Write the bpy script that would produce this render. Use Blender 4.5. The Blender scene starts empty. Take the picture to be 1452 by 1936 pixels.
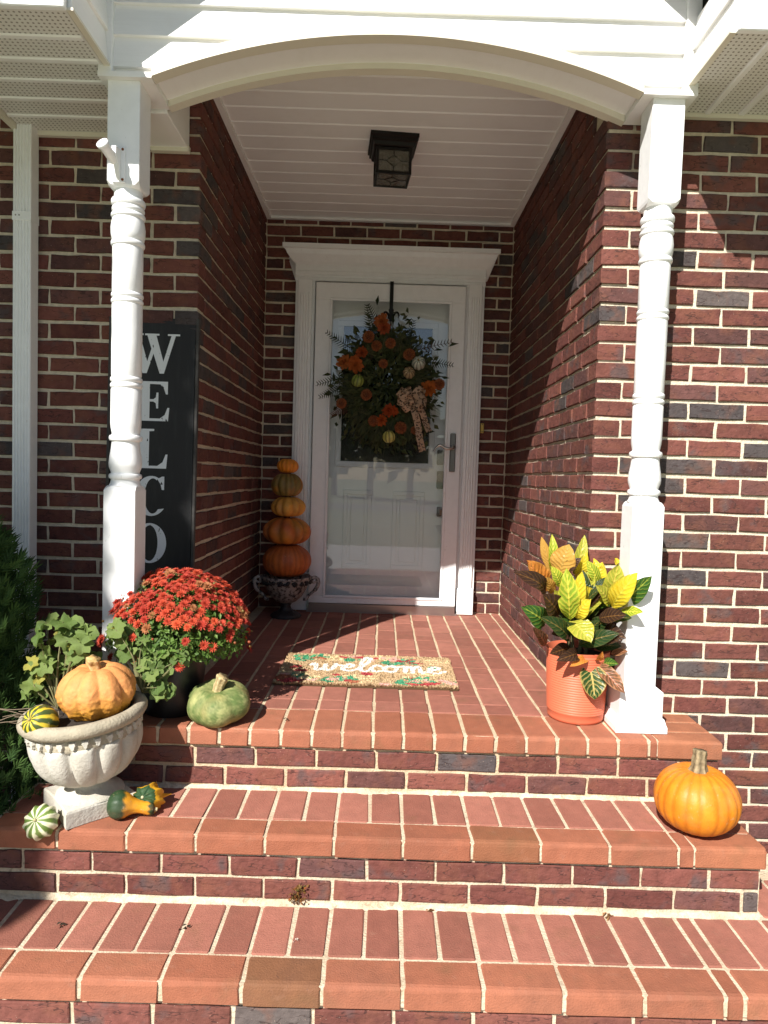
import bpy, bmesh, math, random
from mathutils import Vector, Matrix, noise
R = math.radians
random.seed(7)
sc = bpy.context.scene
COL = sc.collection

# ------------------------------------------------------------------ camera, sky, sun, exposure
CAM = Vector((.6161, -2.2411, .8455)); YAW, PIT, ROL = .0039, -.0514, .0311; FPX = 1304.7
cyw, syw, cp, sp, cr, sr = math.cos(YAW), math.sin(YAW), math.cos(PIT), math.sin(PIT), math.cos(ROL), math.sin(ROL)
_r = Vector((cyw, -syw, 0)); _f = Vector((syw*cp, cyw*cp, sp)); _u = Vector((-syw*sp, -cyw*sp, cp))
CR, CU = cr*_r + sr*_u, -sr*_r + cr*_u
cd = bpy.data.cameras.new('camera'); cam = bpy.data.objects.new('camera', cd); COL.objects.link(cam)
cd.sensor_fit = 'VERTICAL'; cd.sensor_height = 36; cd.lens = FPX/1936*36; cd.clip_start = .05; cd.clip_end = 600
m = Matrix.Identity(4)
for i in range(3):
    m[i][0], m[i][1], m[i][2], m[i][3] = CR[i], CU[i], -_f[i], CAM[i]
cam.matrix_world = m
sc.camera = cam
SUN = Vector((.54, 1, -.98)).normalized()
w = bpy.data.worlds.new('World'); sc.world = w; w.use_nodes = True
wn = w.node_tree.nodes; bg = wn['Background']
sky = wn.new('ShaderNodeTexSky'); sky.sky_type = 'NISHITA'; sky.sun_disc = False
sky.sun_elevation = math.asin(-SUN.z); sky.sun_rotation = math.atan2(-SUN.x, -SUN.y)
sky.air_density = 1.0; sky.dust_density = .6
w.node_tree.links.new(sky.outputs[0], bg.inputs[0]); bg.inputs[1].default_value = .060
sd = bpy.data.lights.new('sun', 'SUN'); sd.energy = 5.0; sd.angle = R(.53); sd.color = (1, .965, .91)
so = bpy.data.objects.new('sun', sd); COL.objects.link(so); so.rotation_euler = SUN.to_track_quat('-Z', 'Y').to_euler(); so.location = (-4, -8, 9)
sc.view_settings.view_transform = 'Standard'; sc.view_settings.look = 'None'; sc.view_settings.gamma = 1
sc.view_settings.exposure = .74
sc.render.resolution_x, sc.render.resolution_y = 768, 1024

def px_area(p0, p1, p2, p3):
    q = []
    for p in (p0, p1, p2, p3):
        d = Vector(p) - CAM; z = d.dot(_f)
        if z < .1: return 0
        u, v = d.dot(CR)/z*FPX + 726, 968 - d.dot(CU)/z*FPX
        q.append((min(max(u, 0), 1452), min(max(v, 0), 1936)))
    return abs(sum(q[i][0]*q[(i+1) % 4][1] - q[(i+1) % 4][0]*q[i][1] for i in range(4)))/2

# ------------------------------------------------------------------ materials
MATS = {}
def mat(name, col=(.8, .8, .8), rough=.6, metal=0, spec=.5, colnode=None, vary=0, vscale=20, bump=0, bscale=80, coord='Object', extra=None, bdetail=6):
    """principled material; colnode: None (flat) / 'obj' (object colour) / 'attr' (Col attribute)"""
    if name in MATS: return MATS[name]
    M = bpy.data.materials.new(name); M.use_nodes = True; nt = M.node_tree; N = nt.nodes; L = nt.links
    b = N['Principled BSDF']
    b.inputs['Roughness'].default_value = rough; b.inputs['Metallic'].default_value = metal
    b.inputs['Specular IOR Level'].default_value = spec
    if coord == 'World': c = N.new('ShaderNodeNewGeometry').outputs['Position']
    else: c = N.new('ShaderNodeTexCoord').outputs[coord]
    if colnode == 'obj': src = N.new('ShaderNodeObjectInfo').outputs['Color']
    elif colnode == 'attr':
        a = N.new('ShaderNodeAttribute'); a.attribute_name = 'Col'; src = a.outputs['Color']
    else:
        rgb = N.new('ShaderNodeRGB'); rgb.outputs[0].default_value = (*col, 1); src = rgb.outputs[0]
    if vary:
        t = N.new('ShaderNodeTexNoise'); t.inputs['Scale'].default_value = vscale; t.inputs['Detail'].default_value = 5
        L.new(c, t.inputs['Vector'])
        mr = N.new('ShaderNodeMapRange'); mr.inputs[1].default_value = .25; mr.inputs[2].default_value = .75
        mr.inputs[3].default_value = 1-vary; mr.inputs[4].default_value = 1+vary; L.new(t.outputs[0], mr.inputs[0])
        mx = N.new('ShaderNodeVectorMath'); mx.operation = 'SCALE'; L.new(src, mx.inputs[0]); L.new(mr.outputs[0], mx.inputs['Scale']); src = mx.outputs[0]
    if extra: src = extra(nt, src, c, b)
    L.new(src, b.inputs['Base Color'])
    if bump:
        t = N.new('ShaderNodeTexNoise'); t.inputs['Scale'].default_value = bscale; t.inputs['Detail'].default_value = bdetail; L.new(c, t.inputs['Vector'])
        bp = N.new('ShaderNodeBump'); bp.inputs['Strength'].default_value = bump; bp.inputs['Distance'].default_value = .004
        L.new(t.outputs[0], bp.inputs['Height']); L.new(bp.outputs[0], b.inputs['Normal'])
    MATS[name] = M
    return M
def nmath(nt, op, a, b=None, clamp=False):
    n = nt.nodes.new('ShaderNodeMath'); n.operation = op; n.use_clamp = clamp
    for i, v in enumerate((a, b)):
        if v is None: continue
        if isinstance(v, (int, float)): n.inputs[i].default_value = v
        else: nt.links.new(v, n.inputs[i])
    return n.outputs[0]
def nmix(nt, fac, a, b):
    n = nt.nodes.new('ShaderNodeMix'); n.data_type = 'RGBA'
    for s, v in ((n.inputs[0], fac), (n.inputs[6], a), (n.inputs[7], b)):
        if isinstance(v, tuple): s.default_value = (*v, 1)
        elif isinstance(v, (int, float)): s.default_value = v
        else: nt.links.new(v, s)
    return n.outputs[2]
def nnoise(nt, c, scale, detail=4, sx=None, rough=.55):
    if sx:
        mp = nt.nodes.new('ShaderNodeMapping'); mp.inputs['Scale'].default_value = sx; nt.links.new(c, mp.inputs[0]); c = mp.outputs[0]
    t = nt.nodes.new('ShaderNodeTexNoise'); t.inputs['Scale'].default_value = scale; t.inputs['Detail'].default_value = detail
    t.inputs['Roughness'].default_value = rough
    nt.links.new(c, t.inputs['Vector']); return t.outputs[0]
def nramp(nt, v, lo, hi):
    n = nt.nodes.new('ShaderNodeMapRange'); n.inputs[1].default_value = lo; n.inputs[2].default_value = hi; nt.links.new(v, n.inputs[0]); return n.outputs[0]

def brick_extra(nt, src, c, b):
    flash = nramp(nt, nnoise(nt, c, 9, 3, (1, 1, 1.1)), .57, .68)
    src = nmix(nt, nmath(nt, 'MULTIPLY', flash, .7), src, (.085, .068, .068))
    warm = nramp(nt, nnoise(nt, c, 13, 3), .50, .68)
    src = nmix(nt, nmath(nt, 'MULTIPLY', warm, .45), src, (.20, .078, .046))
    ck = nmath(nt, 'ABSOLUTE', nmath(nt, 'SUBTRACT', nnoise(nt, c, 7, 3, (1, 1, 3.6)), .5))
    src = nmix(nt, nmath(nt, 'MULTIPLY', nmath(nt, 'LESS_THAN', ck, .008), .6), src, (.03, .016, .015))
    fine = nramp(nt, nnoise(nt, c, 130, 5), .62, .72)
    src = nmix(nt, nmath(nt, 'MULTIPLY', fine, .35), src, (.06, .03, .028))
    spot = nramp(nt, nnoise(nt, c, 210, 2), .70, .74)
    src = nmix(nt, nmath(nt, 'MULTIPLY', spot, .55), src, (.45, .33, .25))
    return src
BR_O = mat('wall_brick', colnode='obj', rough=.85, spec=.25, vary=.22, vscale=38, bump=.9, bscale=75, coord='World', extra=brick_extra)
BR_A = mat('wall_brick_joined', colnode='attr', rough=.85, spec=.25, vary=.22, vscale=38, bump=.9, bscale=75, coord='World', extra=brick_extra)
def paver_extra(nt, src, c, b):
    src = nmix(nt, nmath(nt, 'MULTIPLY', nramp(nt, nnoise(nt, c, 9, 4), .58, .75), .4), src, (.17, .095, .045))
    src = nmix(nt, nmath(nt, 'MULTIPLY', nramp(nt, nnoise(nt, c, 3.2, 7, None, .65), .50, .68), .32), src, (.13, .065, .045))
    src = nmix(nt, nmath(nt, 'MULTIPLY', nramp(nt, nnoise(nt, c, 70, 5, None, .7), .62, .70), .30), src, (.10, .05, .04))
    src = nmix(nt, nmath(nt, 'MULTIPLY', nramp(nt, nnoise(nt, c, 240, 3), .66, .72), .5), src, (.09, .045, .035))
    src = nmix(nt, nmath(nt, 'MULTIPLY', nramp(nt, nnoise(nt, c, 30, 6), .60, .78), .35), src, (.33, .17, .115))
    return src
def dirty_extra(nt, src, c, b):
    src = nmix(nt, nmath(nt, 'MULTIPLY', nramp(nt, nnoise(nt, c, 11, 6), .42, .66), .65), src, (.46, .35, .23))
    return nmix(nt, nmath(nt, 'MULTIPLY', nramp(nt, nnoise(nt, c, 55, 4), .58, .7), .5), src, (.24, .18, .12))
MORT2 = mat('step_mortar', (.62, .52, .38), .95, spec=.15, vary=.18, vscale=80, bump=1, bscale=150, coord='World', extra=dirty_extra)
MORT3 = mat('floor_mortar', (.60, .48, .32), .95, spec=.15, vary=.2, vscale=80, bump=1, bscale=150, coord='World', extra=dirty_extra)
PAV = mat('paver_brick', colnode='obj', rough=.8, spec=.3, vary=.12, vscale=25, bump=.5, bscale=230, coord='World', extra=paver_extra)
def mortar_extra(nt, src, c, b):
    return nmix(nt, nmath(nt, 'MULTIPLY', nramp(nt, nnoise(nt, c, 14, 5), .5, .75), .5), src, (.36, .30, .22))
MORT = mat('mortar', (.66, .57, .43), .9, spec=.2, vary=.15, vscale=60, bump=1, bscale=140, coord='World', extra=mortar_extra)
def white_extra(nt, src, c, b):
    src = nmix(nt, nmath(nt, 'MULTIPLY', nramp(nt, nnoise(nt, c, 3.0, 6, (1, 1, 1), .7), .52, .85), .28), src, (.56, .52, .44))
    return nmix(nt, nmath(nt, 'MULTIPLY', nramp(nt, nnoise(nt, c, 60, 3, (.12, .12, 3)), .5, .8), .12), src, (.6, .58, .54))
def grime_extra(nt, src, c, b):
    src = nmix(nt, nmath(nt, 'MULTIPLY', nramp(nt, nnoise(nt, c, 5, 7, (1, 1, .5), .7), .55, .8), .22), src, (.50, .46, .38))
    return nmix(nt, nmath(nt, 'MULTIPLY', nramp(nt, nnoise(nt, c, 120, 3, (1, 1, .3)), .70, .74), .35), src, (.35, .32, .27))
WHITE = mat('white_vinyl', (.89, .88, .86), .42, spec=.4, bump=.12, bscale=25, coord='World', extra=white_extra)
PAINT = mat('white_paint', (.89, .89, .88), .38, spec=.45, bump=.18, bscale=40, coord='World', vary=.03, vscale=30, extra=grime_extra)
TRIMD = mat('aged_white_trim', (.72, .67, .55), .5, bump=.15, bscale=40, coord='World', extra=white_extra)
def perf_extra(nt, src, c, b):
    sx = nt.nodes.new('ShaderNodeSeparateXYZ'); nt.links.new(c, sx.inputs[0])
    fs = []
    for i in (0, 1):
        f = nmath(nt, 'FRACT', nmath(nt, 'MULTIPLY', nmath(nt, 'ADD', sx.outputs[i], 10), 62))
        d = nmath(nt, 'SUBTRACT', f, .5); fs.append(nmath(nt, 'MULTIPLY', d, d))
    m_ = nmath(nt, 'LESS_THAN', nmath(nt, 'ADD', fs[0], fs[1]), .045)
    return nmix(nt, m_, src, (.22, .19, .15))
PERF = mat('perforated_vinyl', (.74, .72, .67), .5, coord='World', extra=perf_extra)
BLACKM = mat('black_metal', (.012, .011, .010), .4, .6)
SHING = mat('roof_shingle', (.07, .065, .06), .95, vary=.3, vscale=60, bump=.6)

# ------------------------------------------------------------------ mesh helpers
class MB:
    def __init__(s): s.v = []; s.f = []; s.c = []; s.uv = []
    def add(s, vs, fs, col=None, uvs=None):
        o = len(s.v); s.v += [tuple(p) for p in vs]
        for k, f in enumerate(fs):
            s.f.append(tuple(i+o for i in f)); s.c.append(col)
            s.uv.append([uvs[i] for i in f] if uvs else [(0, 0)]*len(f))
    def box(s, x0, x1, y0, y1, z0, z1, col=None):
        s.add([(x0, y0, z0), (x1, y0, z0), (x1, y1, z0), (x0, y1, z0), (x0, y0, z1), (x1, y0, z1), (x1, y1, z1), (x0, y1, z1)],
              [(0, 3, 2, 1), (4, 5, 6, 7), (0, 1, 5, 4), (1, 2, 6, 5), (2, 3, 7, 6), (3, 0, 4, 7)], col)
    def cbox(s, x0, x1, y0, y1, z0, z1, b=.003, col=None, jit=0, rnd=random):
        """chamfered box"""
        P = {}; vs = []
        for ix, X in ((0, x0), (1, x1)):
            for iy, Y in ((0, y0), (1, y1)):
                for iz, Z in ((0, z0), (1, z1)):
                    dx, dy, dz = (b if ix == 0 else -b), (b if iy == 0 else -b), (b if iz == 0 else -b)
                    for k, p in enumerate(((X, Y+dy, Z+dz), (X+dx, Y, Z+dz), (X+dx, Y+dy, Z))):
                        P[ix, iy, iz, k] = len(vs)
                        vs.append(tuple(q + (rnd.uniform(-jit, jit) if jit else 0) for q in p))
        fs = []
        g = lambda *a: P[a]
        for i in (0, 1):
            q = [(i, 0, 0, 0), (i, 1, 0, 0), (i, 1, 1, 0), (i, 0, 1, 0)]; q = [P[a] for a in q]; fs.append(q if i else q[::-1])
            q = [P[a] for a in [(0, i, 0, 1), (1, i, 0, 1), (1, i, 1, 1), (0, i, 1, 1)]]; fs.append(q[::-1] if i else q)
            q = [P[a] for a in [(0, 0, i, 2), (1, 0, i, 2), (1, 1, i, 2), (0, 1, i, 2)]]; fs.append(q if i else q[::-1])
            for j in (0, 1):
                fs.append([g(i, j, 0, 0), g(i, j, 0, 1), g(i, j, 1, 1), g(i, j, 1, 0)])
                fs.append([g(i, 0, j, 0), g(i, 0, j, 2), g(i, 1, j, 2), g(i, 1, j, 0)])
                fs.append([g(0, i, j, 1), g(0, i, j, 2), g(1, i, j, 2), g(1, i, j, 1)])
                for k in (0, 1): fs.append([g(i, j, k, 0), g(i, j, k, 1), g(i, j, k, 2)])
        s.add(vs, fs, col)
    def prism(s, poly, axis, a0, a1, col=None):
        """extrude a 2D polygon along axis 'x','y' or 'z' from a0 to a1"""
        n = len(poly)
        def P(p, a): return (a, p[0], p[1]) if axis == 'x' else ((p[0], a, p[1]) if axis == 'y' else (p[0], p[1], a))
        vs = [P(p, a0) for p in poly] + [P(p, a1) for p in poly]
        fs = [tuple(range(n)), tuple(range(2*n-1, n-1, -1))] + [(i, (i+1) % n, n+(i+1) % n, n+i) for i in range(n)]
        s.add(vs, fs, col)
    def lathe(s, prof, n=32, c=(0, 0, 0), col=None, rf=None):
        """prof: list of (r,z); rf(theta, i)->radius factor"""
        vs = []; fs = []
        for i, (r, z) in enumerate(prof):
            for k in range(n):
                t = 2*math.pi*k/n; q = r*(rf(t, i) if rf else 1)
                vs.append((c[0]+q*math.cos(t), c[1]+q*math.sin(t), c[2]+z))
        for i in range(len(prof)-1):
            for k in range(n):
                fs.append((i*n+k, (i+1)*n+k, (i+1)*n+(k+1) % n, i*n+(k+1) % n))
        s.add(vs, fs, col)
    def tube(s, pts, rad, n=6, col=None):
        pts = [Vector(p) for p in pts]; vs = []; fs = []; up = Vector((.3, .2, 1)).normalized()
        for i, p in enumerate(pts):
            d = (pts[min(i+1, len(pts)-1)] - pts[max(i-1, 0)]).normalized()
            a = d.cross(up)
            if a.length < 1e-3: a = d.cross(Vector((1, 0, 0)))
            a.normalize(); b_ = d.cross(a)
            r = rad[i] if isinstance(rad, (list, tuple)) else rad
            vs += [p + r*(math.cos(2*math.pi*k/n)*a + math.sin(2*math.pi*k/n)*b_) for k in range(n)]
        for i in range(len(pts)-1):
            for k in range(n): fs.append((i*n+k, i*n+(k+1) % n, (i+1)*n+(k+1) % n, (i+1)*n+k))
        fs += [tuple(range(n-1, -1, -1)), tuple((len(pts)-1)*n+k for k in range(n))]
        s.add(vs, fs, col)
    def mesh(s, name, material, smooth=False, uv=False):
        me = bpy.data.meshes.new(name); me.from_pydata(s.v, [], s.f)
        if any(c is not None for c in s.c):
            a = me.color_attributes.new('Col', 'FLOAT_COLOR', 'CORNER'); li = 0
            flat = []
            for f, c in zip(s.f, s.c):
                c = c or (1, 1, 1); flat += [c[0], c[1], c[2], 1.0]*len(f)
            a.data.foreach_set('color', flat)
        if uv:
            u = me.uv_layers.new(name='UVMap'); flat = []
            for q in s.uv:
                for p in q: flat += [p[0], p[1]]
            u.data.foreach_set('uv', flat)
        if smooth: me.polygons.foreach_set('use_smooth', [True]*len(me.polygons))
        me.materials.append(material); me.update()
        return me
    def obj(s, name, material, parent=None, smooth=False, uv=False, angle=None):
        me = s.mesh(name, material, smooth or angle is not None, uv)
        if angle is not None: me.set_sharp_from_angle(angle=R(angle))
        return link(name, me, parent)
def link(name, me, parent=None, loc=None, rot=None, scale=None, color=None):
    o = bpy.data.objects.new(name, me); COL.objects.link(o)
    if parent is not None: o.parent = parent
    if loc is not None: o.location = loc
    if rot is not None: o.rotation_euler = rot
    if scale is not None: o.scale = scale
    if color is not None: o.color = (*color, 1)
    return o
def thing(name, label, cat, loc=(0, 0, 0), group=None):
    o = bpy.data.objects.new(name, None); COL.objects.link(o); o.location = loc; o.empty_display_size = .1
    return tag(o, label, cat, group)
def tag(o, label, cat, group=None):
    o['label'] = label; o['category'] = cat
    if group: o['group'] = group
    return o
def smooth_line(pts, n=6):
    out = []; P = [Vector(p) for p in pts]
    for i in range(len(P)-1):
        p0, p1, p2, p3 = P[max(i-1, 0)], P[i], P[i+1], P[min(i+2, len(P)-1)]
        for k in range(n):
            t = k/n
            out.append(.5*((2*p1) + (p2-p0)*t + (2*p0-5*p1+4*p2-p3)*t*t + (3*p1-p0-3*p2+p3)*t**3))
    out.append(P[-1]); return out
def lerp(a, b, t): return tuple(x+(y-x)*t for x, y in zip(a, b))

# ------------------------------------------------------------------ house dimensions
C = .0677; BL, BD, BH = .192, .092, .0552; LP = .2032; MJ = .0112
XR, XL_, YR, YL, YB = 1.378, -.1395, .277, .556, 2.075
house = thing('brick_house', 'red brick house entrance with white vinyl gable, arch and recessed doorway', 'house', (.62, .6, -.63))
def H(name, mb, material, parent=None, **k):
    """part of the house, authored in world space"""
    o = mb.obj(name, material, parent or house, **k); o.location = Vector((0, 0, 0)) - (house.location if (parent is None) else Vector((0, 0, 0)))
    return o

# mortar cores of the walls (each a part), bricks come as their sub-parts
def wallbox(*b):
    mb = MB(); mb.box(*b); return H('wall', mb, MORT)
REC = .0075
W_R = wallbox(XR+REC, 3.2, YR+REC, .44, -.68, 2.3)
W_L = wallbox(-2.4, XL_-REC, YL+REC, .70, -.68, 2.62)
W_AR = wallbox(XR+REC+.001, XR+.16, .43, YB+.2, -.05, 2.6)
W_AL = wallbox(XL_-.16, XL_-REC-.001, .69, YB+.2, -.05, 2.6)
mb = MB(); mb.box(-.2, .09, YB+REC, YB+.2, -.05, 2.6); mb.box(1.165, 1.45, YB+REC+.0005, YB+.2, -.05, 2.6); mb.box(.089, 1.166, YB+REC+.001, YB+.2, 2.1, 2.6)
W_B = H('wall', mb, MORT)

brnd = random.Random(11)
BVAR = []
for k in range(9):
    h, v = BL/2, BH/2; ol = [(-h, -v), (-h*.35, -v), (h*.3, -v), (h, -v), (h, v*.1), (h, v), (h*.35, v), (-h*.3, v), (-h, v), (-h, -v*.1)]
    j = lambda q: brnd.uniform(-q, q)
    out_ = [(x+j(.0018), y+j(.0021)) for x, y in ol]; inn = [(x*.972+j(.0012), y*.89+j(.0012)) for x, y in out_]; n = len(ol)
    vs = [(x, j(.0008), y) for x, y in inn] + [(x, .0032+j(.0012), y) for x, y in out_] + [(x, BD, y) for x, y in out_]
    mb = MB(); mb.add(vs, [tuple(range(n))] + [(n+i, n+(i+1) % n, (i+1) % n, i) for i in range(n)] + [(2*n+i, 2*n+(i+1) % n, n+(i+1) % n, n+i) for i in range(n)]); BVAR.append(mb.mesh('brick', BR_O))
def brick_col():
    r = brnd.random()
    if r < .70: base = lerp((.132, .044, .036), (.182, .066, .050), brnd.random())
    elif r < .90: base = lerp((.100, .046, .042), (.13, .056, .048), brnd.random())
    else: base = lerp((.070, .058, .058), (.10, .080, .074), brnd.random())
    q = brnd.uniform(.70, 1.08); return tuple(c*q for c in base)
bricks = []          # (wall, centre, rotz, length, colour, area)
def wbrick(wall, side, a0, a1, row, plane):
    """side 'F' faces -Y, 'R' faces -X, 'L' faces +X; a0..a1 along the wall"""
    if a1-a0 < .018: return
    zc = row*C + C/2 + brnd.uniform(-.0012, .0012); a0 += brnd.uniform(-.002, .002); a1 += brnd.uniform(-.002, .002); mid = (a0+a1)/2; pr = brnd.uniform(-.0012, .0018)
    if side == 'F': ctr = (mid, plane-pr, zc); rz = 0; q = [(a0, plane), (a1, plane)]
    elif side == 'R': ctr = (plane-pr, mid, zc); rz = -math.pi/2; q = [(plane, a0), (plane, a1)]
    else: ctr = (plane+pr, mid, zc); rz = math.pi/2; q = [(plane, a0), (plane, a1)]
    ar = px_area((*q[0], zc-BH/2), (*q[1], zc-BH/2), (*q[1], zc+BH/2), (*q[0], zc+BH/2))
    bricks.append((wall, ctr, rz, a1-a0, brick_col(), ar))
def run(wall, side, row, plane, start, end, joint, cuts=()):
    """lay bricks from start to end with joints at joint+k*LP"""
    js = [start-MJ/2] + sorted(list(cuts)) ; k0 = math.ceil((max(js)+.03-joint)/LP); x = joint+k0*LP
    while x < end-.03: js.append(x); x += LP
    js.append(end+MJ/2)
    for a, b in zip(js, js[1:]): wbrick(wall, side, a+MJ/2, b-MJ/2, row, plane)
for i in range(-9, 32):                       # right front wall and right alcove wall
    ev = i % 2 == 0
    if ev:   # full stretcher at the corner
        run(W_R, 'F', i, YR, XR, 2.75, 1.7221, cuts=[1.575])
        if i >= 0: run(W_AR, 'R', i, XR, YR+BD+MJ, YB-.004, YR+BD+MJ/2)
    else:
        run(W_R, 'F', i, YR, XR+BD+MJ, 2.75, 1.6205)
        if i >= 0: run(W_AR, 'R', i, XR, YR, YB-.004, YR+BL+MJ/2)
        else: wbrick(W_R, 'F', XR, XR+BD, i, YR)
for i in range(31, 36): run(W_AR, 'R', i, XR, YR+.16, YB-.004, YR+BL+MJ/2+.1*(i % 2))
for i in range(-9, 32):
    ev = i % 2 == 0
    if ev:
        run(W_L, 'F', i, YL, -1.75, XL_, -.7366)
        if i >= 0: run(W_AL, 'L', i, XL_, YL+BD+MJ, YB-.004, YL+BD+MJ/2)
    else:
        run(W_L, 'F', i, YL, -1.75, XL_-BD-MJ, -.7366+LP/2)
        if i >= 0: run(W_AL, 'L', i, XL_, YL, YB-.004, YL+BL+MJ/2)
        else: wbrick(W_L, 'F', XL_-BD, XL_, i, YL)
for i in range(32, 38): run(W_L, 'F', i, YL, -1.75, -.75, -.7366+LP/2*(i % 2))
for i in range(32, 36): run(W_AL, 'L', i, XL_, YL+.002, YB-.004, YL+BL+MJ/2+.1*(i % 2))
for i in range(0, 36):
    j = .5788 + (0 if i % 2 else LP/2)
    if i >= 32: run(W_B, 'F', i, YB, XL_+.004, XR-.004, j)
    else:
        run(W_B, 'F', i, YB, XL_+.004, .085, j); run(W_B, 'F', i, YB, 1.17, XR-.004, j)
bricks.sort(key=lambda b: -b[5])
rest = {}
for k, (wall, ctr, rz, ln, col, ar) in enumerate(bricks):
    if k < 300:
        o = link('brick', BVAR[k % 9], wall, (ctr), (brnd.uniform(-.004, .004), brnd.uniform(-.006, .006), rz + (math.pi*0)), (ln/BL, 1, 1), col)
    else: rest.setdefault(wall.name, [wall, []])[1].append((ctr, rz, ln, col))
for wall, lst in rest.values():
    mb = MB(); vm = BVAR[0]
    for ctr, rz, ln, col in lst:
        vm = brnd.choice(BVAR); mt = Matrix.Translation(ctr) @ Matrix.Rotation(rz, 4, 'Z') @ Matrix.Diagonal((ln/BL, 1, 1, 1))
        mb.add([mt @ v.co for v in vm.vertices], [tuple(p.vertices) for p in vm.polygons], col)
    o = mb.obj('brick', BR_A, wall); o['kind'] = 'stuff'
# parent walls sit at world origin offset: children keep world coordinates because walls' world matrix is identity

# ------------------------------------------------------------------ soffits, fascias, eaves, roofs
ZS = 2.155
mb = MB(); mb.box(-.83, -.335, -.19, YL-.002, ZS, ZS+.012); S1 = H('soffit', mb, PERF)
for y in (-.06, .06, .18, .30, .42):
    mb = MB(); mb.prism([(y-.012, ZS-.0008), (y-.008, ZS-.006), (y+.008, ZS-.006), (y+.012, ZS-.0008)], 'x', -.828, -.34); H('soffit_rib', mb, WHITE, S1)
mb = MB(); mb.box(-.828, -.34, YL-.022, YL-.003, ZS-.018, ZS-.001); H('edge_trim', mb, TRIMD, S1)
mb = MB(); mb.box(-.85, -.832, -.19, YL-.003, ZS-.02, ZS+.1); H('edge_trim', mb, TRIMD, S1)
mb = MB(); mb.box(-2.4, -.83, -.19, YL-.002, ZS+.32, ZS+.335); H('soffit', mb, PERF)
mb = MB(); mb.box(1.6, 3.2, -.19, YR-.002, ZS+.004, ZS+.016); S2 = H('soffit', mb, PERF)
for x in (1.72, 1.84, 1.96, 2.08, 2.2, 2.32, 2.44):
    mb = MB(); mb.prism([(x-.012, ZS+.003), (x-.008, ZS-.003), (x+.008, ZS-.003), (x+.012, ZS+.003)], 'y', -.188, YR-.025); H('soffit_rib', mb, WHITE, S2)
mb = MB(); mb.box(1.605, 3.2, YR-.022, YR-.003, ZS-.012, ZS+.003); H('edge_trim', mb, TRIMD, S2)
for x0, x1 in ((-2.4, -.328), (1.592, 3.2)):
    mb = MB(); mb.cbox(x0, x1, -.212, -.191, ZS-.008, ZS+.175, .003); H('fascia', mb, PAINT)
    mb = MB(); mb.prism([(-.25, ZS+.19), (-.25, ZS+.215), (2.6, ZS+.215+1.65), (2.6, ZS+.19+1.65)], 'x', x0, x1+(-.02 if x0 < 0 else 0)); H('roof', mb, SHING)
# end faces of the eave boxes, clad in two siding laps
for xs, sgn in ((-.331, 1), (1.596, -1)):
    for k in range(2):
        z0 = ZS+.002+k*.105
        mb = MB(); x0 = xs; pr = [(0, z0), (sgn*.014, z0+.001), (sgn*.014, z0+.012), (sgn*.004, z0+.104), (0, z0+.104)]
        mb.prism([(x0+p[0], p[1]) for p in pr], 'y', -.185, .094); H('siding_board', mb, WHITE)
    mb = MB(); mb.box(min(xs, xs+sgn*.02), max(xs, xs+sgn*.02), -.19, .094, ZS-.004, ZS+.004); H('edge_trim', mb, TRIMD)

# ------------------------------------------------------------------ gable with arch
GX0, GX1, GY, GZ = -.34, 1.597, .1, 2.135
AXC, AZT, AHW = .627, 2.288, .80
ARAD = (AHW**2 + (AZT-GZ)**2)/(2*(AZT-GZ)); AZC = AZT-ARAD
def arch(x, off=0):
    d = abs(x-AXC)
    if d > AHW: return GZ
    return max(GZ, AZC + math.sqrt(max(0, (ARAD+off)**2 - d*d)))
def rake(x): return 3.36 - abs(x-.631)
xs = [GX0+.035+i*(GX1-GX0-.07)/120 for i in range(121)]
z = GZ-.081
while z < 3.3:
    zt = z+.1016; mb = MB(); runs = [mb]
    for a, b in zip(xs, xs[1:]):
        la, lb = max(z, arch(a), GZ), max(z, arch(b), GZ); ua, ub = min(zt, rake(a)), min(zt, rake(b))
        if la >= ua-.001 and lb >= ub-.001:
            if mb.v: mb = MB(); runs.append(mb)
            continue
        la, lb = min(la, ua), min(lb, ub)
        yo = lambda zz: GY-.014*(1-(zz-z)/(zt-z))
        mb.add([(a, yo(la), la), (b, yo(lb), lb), (b, yo(ub), ub), (a, yo(ua), ua), (a, GY+.01, la), (b, GY+.01, lb)], [(0, 1, 2, 3), (4, 5, 1, 0)])
    for mb in runs:
        if mb.v: H('siding_board', mb, WHITE)
    z = zt
for x0, x1 in ((GX0-.012, GX0+.036), (GX1-.036, GX1+.012)):
    mb = MB(); mb.cbox(x0, x1, GY-.022, GY+.03, GZ-.012, 2.6, .003); H('corner_trim', mb, WHITE)
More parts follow.
